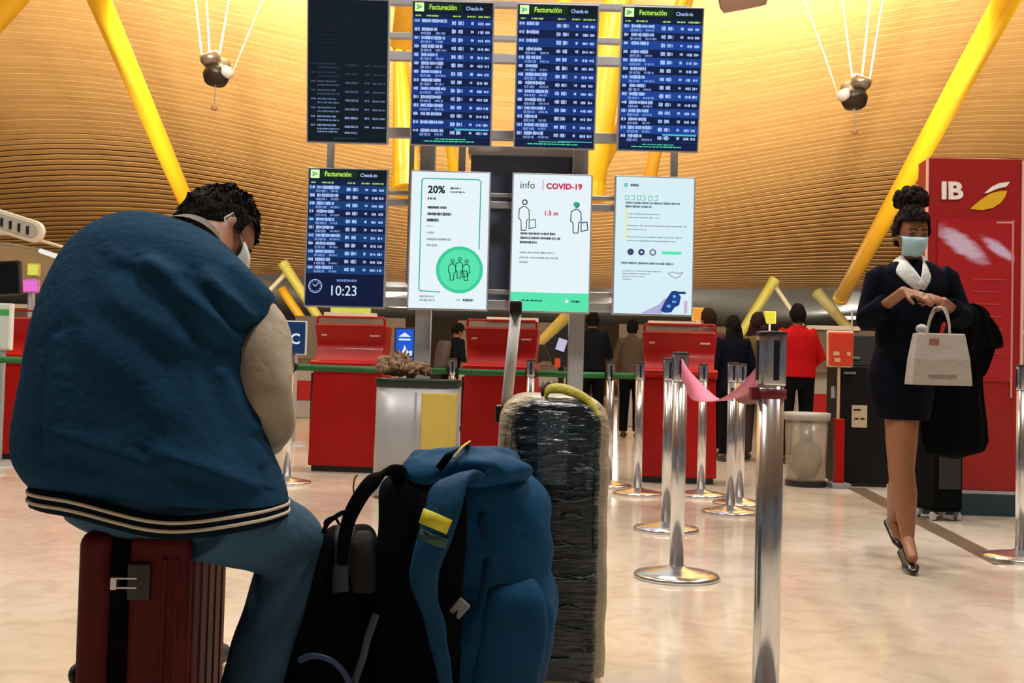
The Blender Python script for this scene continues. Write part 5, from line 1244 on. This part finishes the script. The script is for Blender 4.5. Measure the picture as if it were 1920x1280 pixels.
# tilted monitor
c_ = P(1046, 648, 10.6); t = thing('tilted_monitor', 'black tilted monitor on a stand left of the right stand post', 'monitor', (c_.x, c_.y, 0))
MB().add([V((-.13, 0, c_.z + .02)), V((.11, 0, c_.z + .25)), V((.13, 0, c_.z - .22)), V((-.05, 0, c_.z - .20))] + [V((-.13, .09, c_.z + .02)), V((.11, .09, c_.z + .25)), V((.13, .09, c_.z - .22)), V((-.05, .09, c_.z - .20))], [(3, 2, 1, 0), (4, 5, 6, 7), (0, 1, 5, 4), (1, 2, 6, 5), (2, 3, 7, 6), (3, 0, 4, 7)]).build('casing', M_BLACK, t, bevel=.01, local=True)
MB().box((.035, -.006, c_.z + .01), (.09, .01, .12), Matrix.Rotation(.3, 3, 'Y')).build('lit_window', emit('mon_lilac', (.52, .50, .66), 1), t, local=True)
MB().box((.0, -.006, c_.z - .17), (.055, .012, .09)).build('orange_label', mat('orange_label', (.70, .07, .01), .5), t, local=True)
MB().tube([(.04, .05, .02), (.04, .05, c_.z - .1)], .03, 10, round_ends=False).build('stem', M_BLACK, t, local=True); MB().lathe([(.001, 0), (.2, 0), (.19, .02), (.001, .025)], (.04, .05, 0), 20).build('foot', M_BLACK, t, local=True)
strut('pale yellow slanted far strut above the tilted monitor', (1008, 650, 20), (1066, 588, 20), .11, .11, mat('pale_olive_steel2', (.55, .48, .10), .45), group=GS)
# hanging light plate and dark monitor at the left edge
c_ = P(22, 421, 10.0); t = thing('hanging_light_plate', 'white rounded light plate with a row of dark pegs at the left edge', 'light fixture', c_)
rot = Matrix.Rotation(.28, 3, 'Y'); k_ = 10.0 / FOC
pl_ = [(x, z) for x, z in arch(-.42, .29, .12, .08, 6, -.12)][1:-1]
pts = []
for cx, cz, a0 in ((.20, -.0, -PI / 2), (-.45, 0, PI / 2)):
    for i in range(9): a = a0 + i * PI / 8; pts.append((cx + .105 * math.cos(a), cz + .105 * math.sin(a)))
MB().prism(pts, 0, .07).xf(rot.to_4x4()).build('plate', mat('plate_white', (.72, .66, .52), .4), t, bevel=.01, local=True)
pts2 = [(x * .86, z * .66) for x, z in pts]
MB().prism(pts2, -.006, .0).xf(rot.to_4x4()).build('inset', mat('plate_inset', (.45, .42, .36), .5), t, local=True)
for i in range(8): MB().box(rot @ V((-.43 + i * .085, -.012, -.005)), (.022, .02, .075), rot @ Matrix.Rotation(-.3, 3, 'Y')).build('peg', M_BLACK, t, local=True)
for x in (-.45,): MB().tube([rot @ V((x, .03, .08)), (rot @ V((x, .03, .08))) + V((0, 0, ceil_z(c_.x + x, c_.y) - c_.z))], .008, 6).build('hanger', M_GREYP, t, local=True)
c_ = P(4, 522, 8.3); t = thing('dark_monitor', 'black monitor above the left edge kiosk', 'monitor', (c_.x, c_.y, 0))
MB().box((0, 0, c_.z), (.30, .06, .27), Matrix.Rotation(-.08, 3, 'Y')).build('casing', M_BLACK, t, bevel=.01, local=True)
MB().box((0, -.032, c_.z), (.27, .006, .23), Matrix.Rotation(-.08, 3, 'Y')).build('display', mat('dead_screen', (.004, .005, .007), .15), t, local=True)
MB().tube([(-.1, .06, .02), (-.1, .06, c_.z)], .025, 10, round_ends=False).build('pole', M_GREYP, t, local=True); MB().lathe([(.001, 0), (.15, 0), (.14, .02), (.001, .025)], (-.1, .06, 0), 20).build('foot', M_GREYP, t, local=True)
t, cz, w_, h_ = sign('green_white_notice', 'white and green notice stand at the left edge', -12, 572, 19, 652, 9.05, mat('notice_white', (.62, .70, .66), .5), M_WHITE)
MB().box((.0, -.008, cz + .12), (.12, .004, .05)).build('green_block', mat('notice_green', (.05, .40, .12), .5), t, local=True)
sign('yellow_sign', 'small yellow sign far off above the left edge kiosk', 52, 496, 71, 515, 13.3, emit('sign_yellow', (.72, .68, .10), 1), mat('ys_frame', (.5, .45, .1), .5))
sign('pink_sign', 'small pink lit sign far off above the left edge kiosk', 38, 526, 70, 546, 12.9, emit('sign_pink', (.80, .16, .62), 1), mat('ps_frame', (.5, .2, .4), .5))
sign('yellow_sign', 'small yellow sign far off above the red jacket person', 1434, 585, 1454, 605, 22, emit('sign_yellow2', (.78, .66, .01), 1), mat('ys_frame2', (.4, .3, .05), .5))
sign('orange_sign', 'orange lit sign above the right kiosk beside the dark haired person', 1299, 578, 1318, 600, 22, emit('sign_orange', (.85, .30, .02), 1), mat('os_frame', (.4, .2, .05), .5))
sign('strip_sign', 'strip of lit yellow and green panels above the clock kiosk', 620, 574, 695, 588, 24, emit('sign_lime', (.60, .62, .06), 1), M_BLACK)

# ------------------------------------------------------------------ far check-in desks with uplights
def desk(x, y, label):
    t = thing('check_in_desk', label, 'desk', (x, y, 0), 0, 'far check-in desks')
    MB().box((0, 0, .53), (2.0, .6, 1.06)).build('counter', mat('desk_grey', (.38, .38, .36), .5), t, bevel=.02, local=True)
    MB().box((0, -.32, 1.08), (2.1, .3, .05)).build('counter_top', mat('desk_top', (.16, .12, .09), .4), t, bevel=.01, local=True)
    MB().box((0, -.305, .5), (1.5, .02, .35)).build('front_panel', mat('desk_red', (.40, .01, .01), .4), t, local=True)
    MB().box((.5, .1, 1.30), (.46, .05, .30)).build('monitor', M_BLACK, t, bevel=.01, local=True)
    MB().box((.5, .1, 1.10), (.08, .08, .12)).build('monitor_foot', M_BLACK, t, local=True)
    MB().box((0, .9, .95), (2.1, .06, 1.9)).build('rear_screen', mat('desk_rear', (.20, .17, .14), .5), t, local=True)
    MB().box((0, .9, 1.94), (1.0, .16, .08)).build('added_uplight_trough', M_WHITE, t, local=True)  # added trough for the invented ceiling uplight
    ld = bpy.data.lights.new('desk_fill_uplight', 'SPOT'); ld.energy = DESK_W; ld.spot_size = math.radians(165); ld.spot_blend = .6; ld.shadow_soft_size = .3; ld.color = (1, .82, .60)
    lo = bpy.data.objects.new('desk_fill_lamp', ld); COL.objects.link(lo); lo.parent = t; lo.location = (0, .95, 2.1); aim(lo, (0, .6, .8))
    return t
names = ['far left', 'second far', 'third far', 'middle far', 'fifth far', 'sixth far', 'far right']
for i in range(7):
    x = -9.3 + 3.1 * i
    o = desk(x, 19.5 + (i % 2) * .2, 'grey check-in desk far behind the kiosks, number %s from the left' % ['one', 'two', 'three', 'four', 'five', 'six', 'seven'][i])

for i, x in enumerate((-14, -4.7, 4.7, 14)):  # lamps added to brighten the dark far bay
    t = thing('added_far_lamp', 'lamp added to brighten the far grey ceiling bay, %s of four' % ('leftmost', 'second', 'third', 'rightmost')[i], 'ceiling light', (x, 44, 3.55))
    MB().lathe([(.001, .0), (.5, .0), (.5, .08), (.001, .08)], n=24).build('diffuser', emit('far_fill_lamp', (1, .95, .85), 2.0), t, local=True)
    MB().tube([(0, 0, .08), (0, 0, .6)], .03, 8).build('stem', M_GREYP, t, local=True)
    ld = bpy.data.lights.new('far_fill_lamp', 'POINT'); ld.energy = 350; ld.shadow_soft_size = .4; ld.color = (1, .93, .82)
    lo = bpy.data.objects.new('far_fill_light', ld); COL.objects.link(lo); lo.parent = t; lo.location = (0, 0, -.6)

# pale glass canopy and its light rail at the left edge
t = thing('glass_canopy', 'pale curved glass canopy with a light rail above the left edge kiosk', 'canopy', (P(60, 600, 14.0).x, 14.6, 0))
def canopy_mat():
    m = bpy.data.materials.new('canopy_glass'); m.use_nodes = True; b = m.node_tree.nodes['Principled BSDF']
    b.inputs['Base Color'].default_value = (.50, .50, .42, 1); b.inputs['Roughness'].default_value = .2; b.inputs['Alpha'].default_value = .55; return m
rg = []
for j in range(7):
    f = j / 6; Y = 13.8 + 1.4 * f
    rg.append([P(-60 + 200 * i / 16, 452 + 34 * (i / 16) ** 2 + 46 * f + 30 * f * f, Y) for i in range(17)])
MB().loft(rg, cap=False, closed=False).build('glass_sheet', canopy_mat(), t, True, solid=.02)
MB().tube([P(76, 470, 13.75), P(110, 482, 13.75), P(140, 496, 13.75)], .03, 8).build('light_rail', emit('rail_glow', (.85, .84, .76), 1.0), t, True)
MB().tube([P(-40, 440, 13.75), P(30, 438, 13.75), P(128, 466, 13.75)], .022, 8).build('edge_rail', mat('rail_pale', (.60, .55, .42), .4), t, True)
for px in (-40, 120):
    p = P(px, 520, 15.2); MB().tube([V((p.x, 15.2, 0)), p + V((0, 0, .05))], .04, 10, round_ends=False).build('canopy_post', M_GREYP, t)
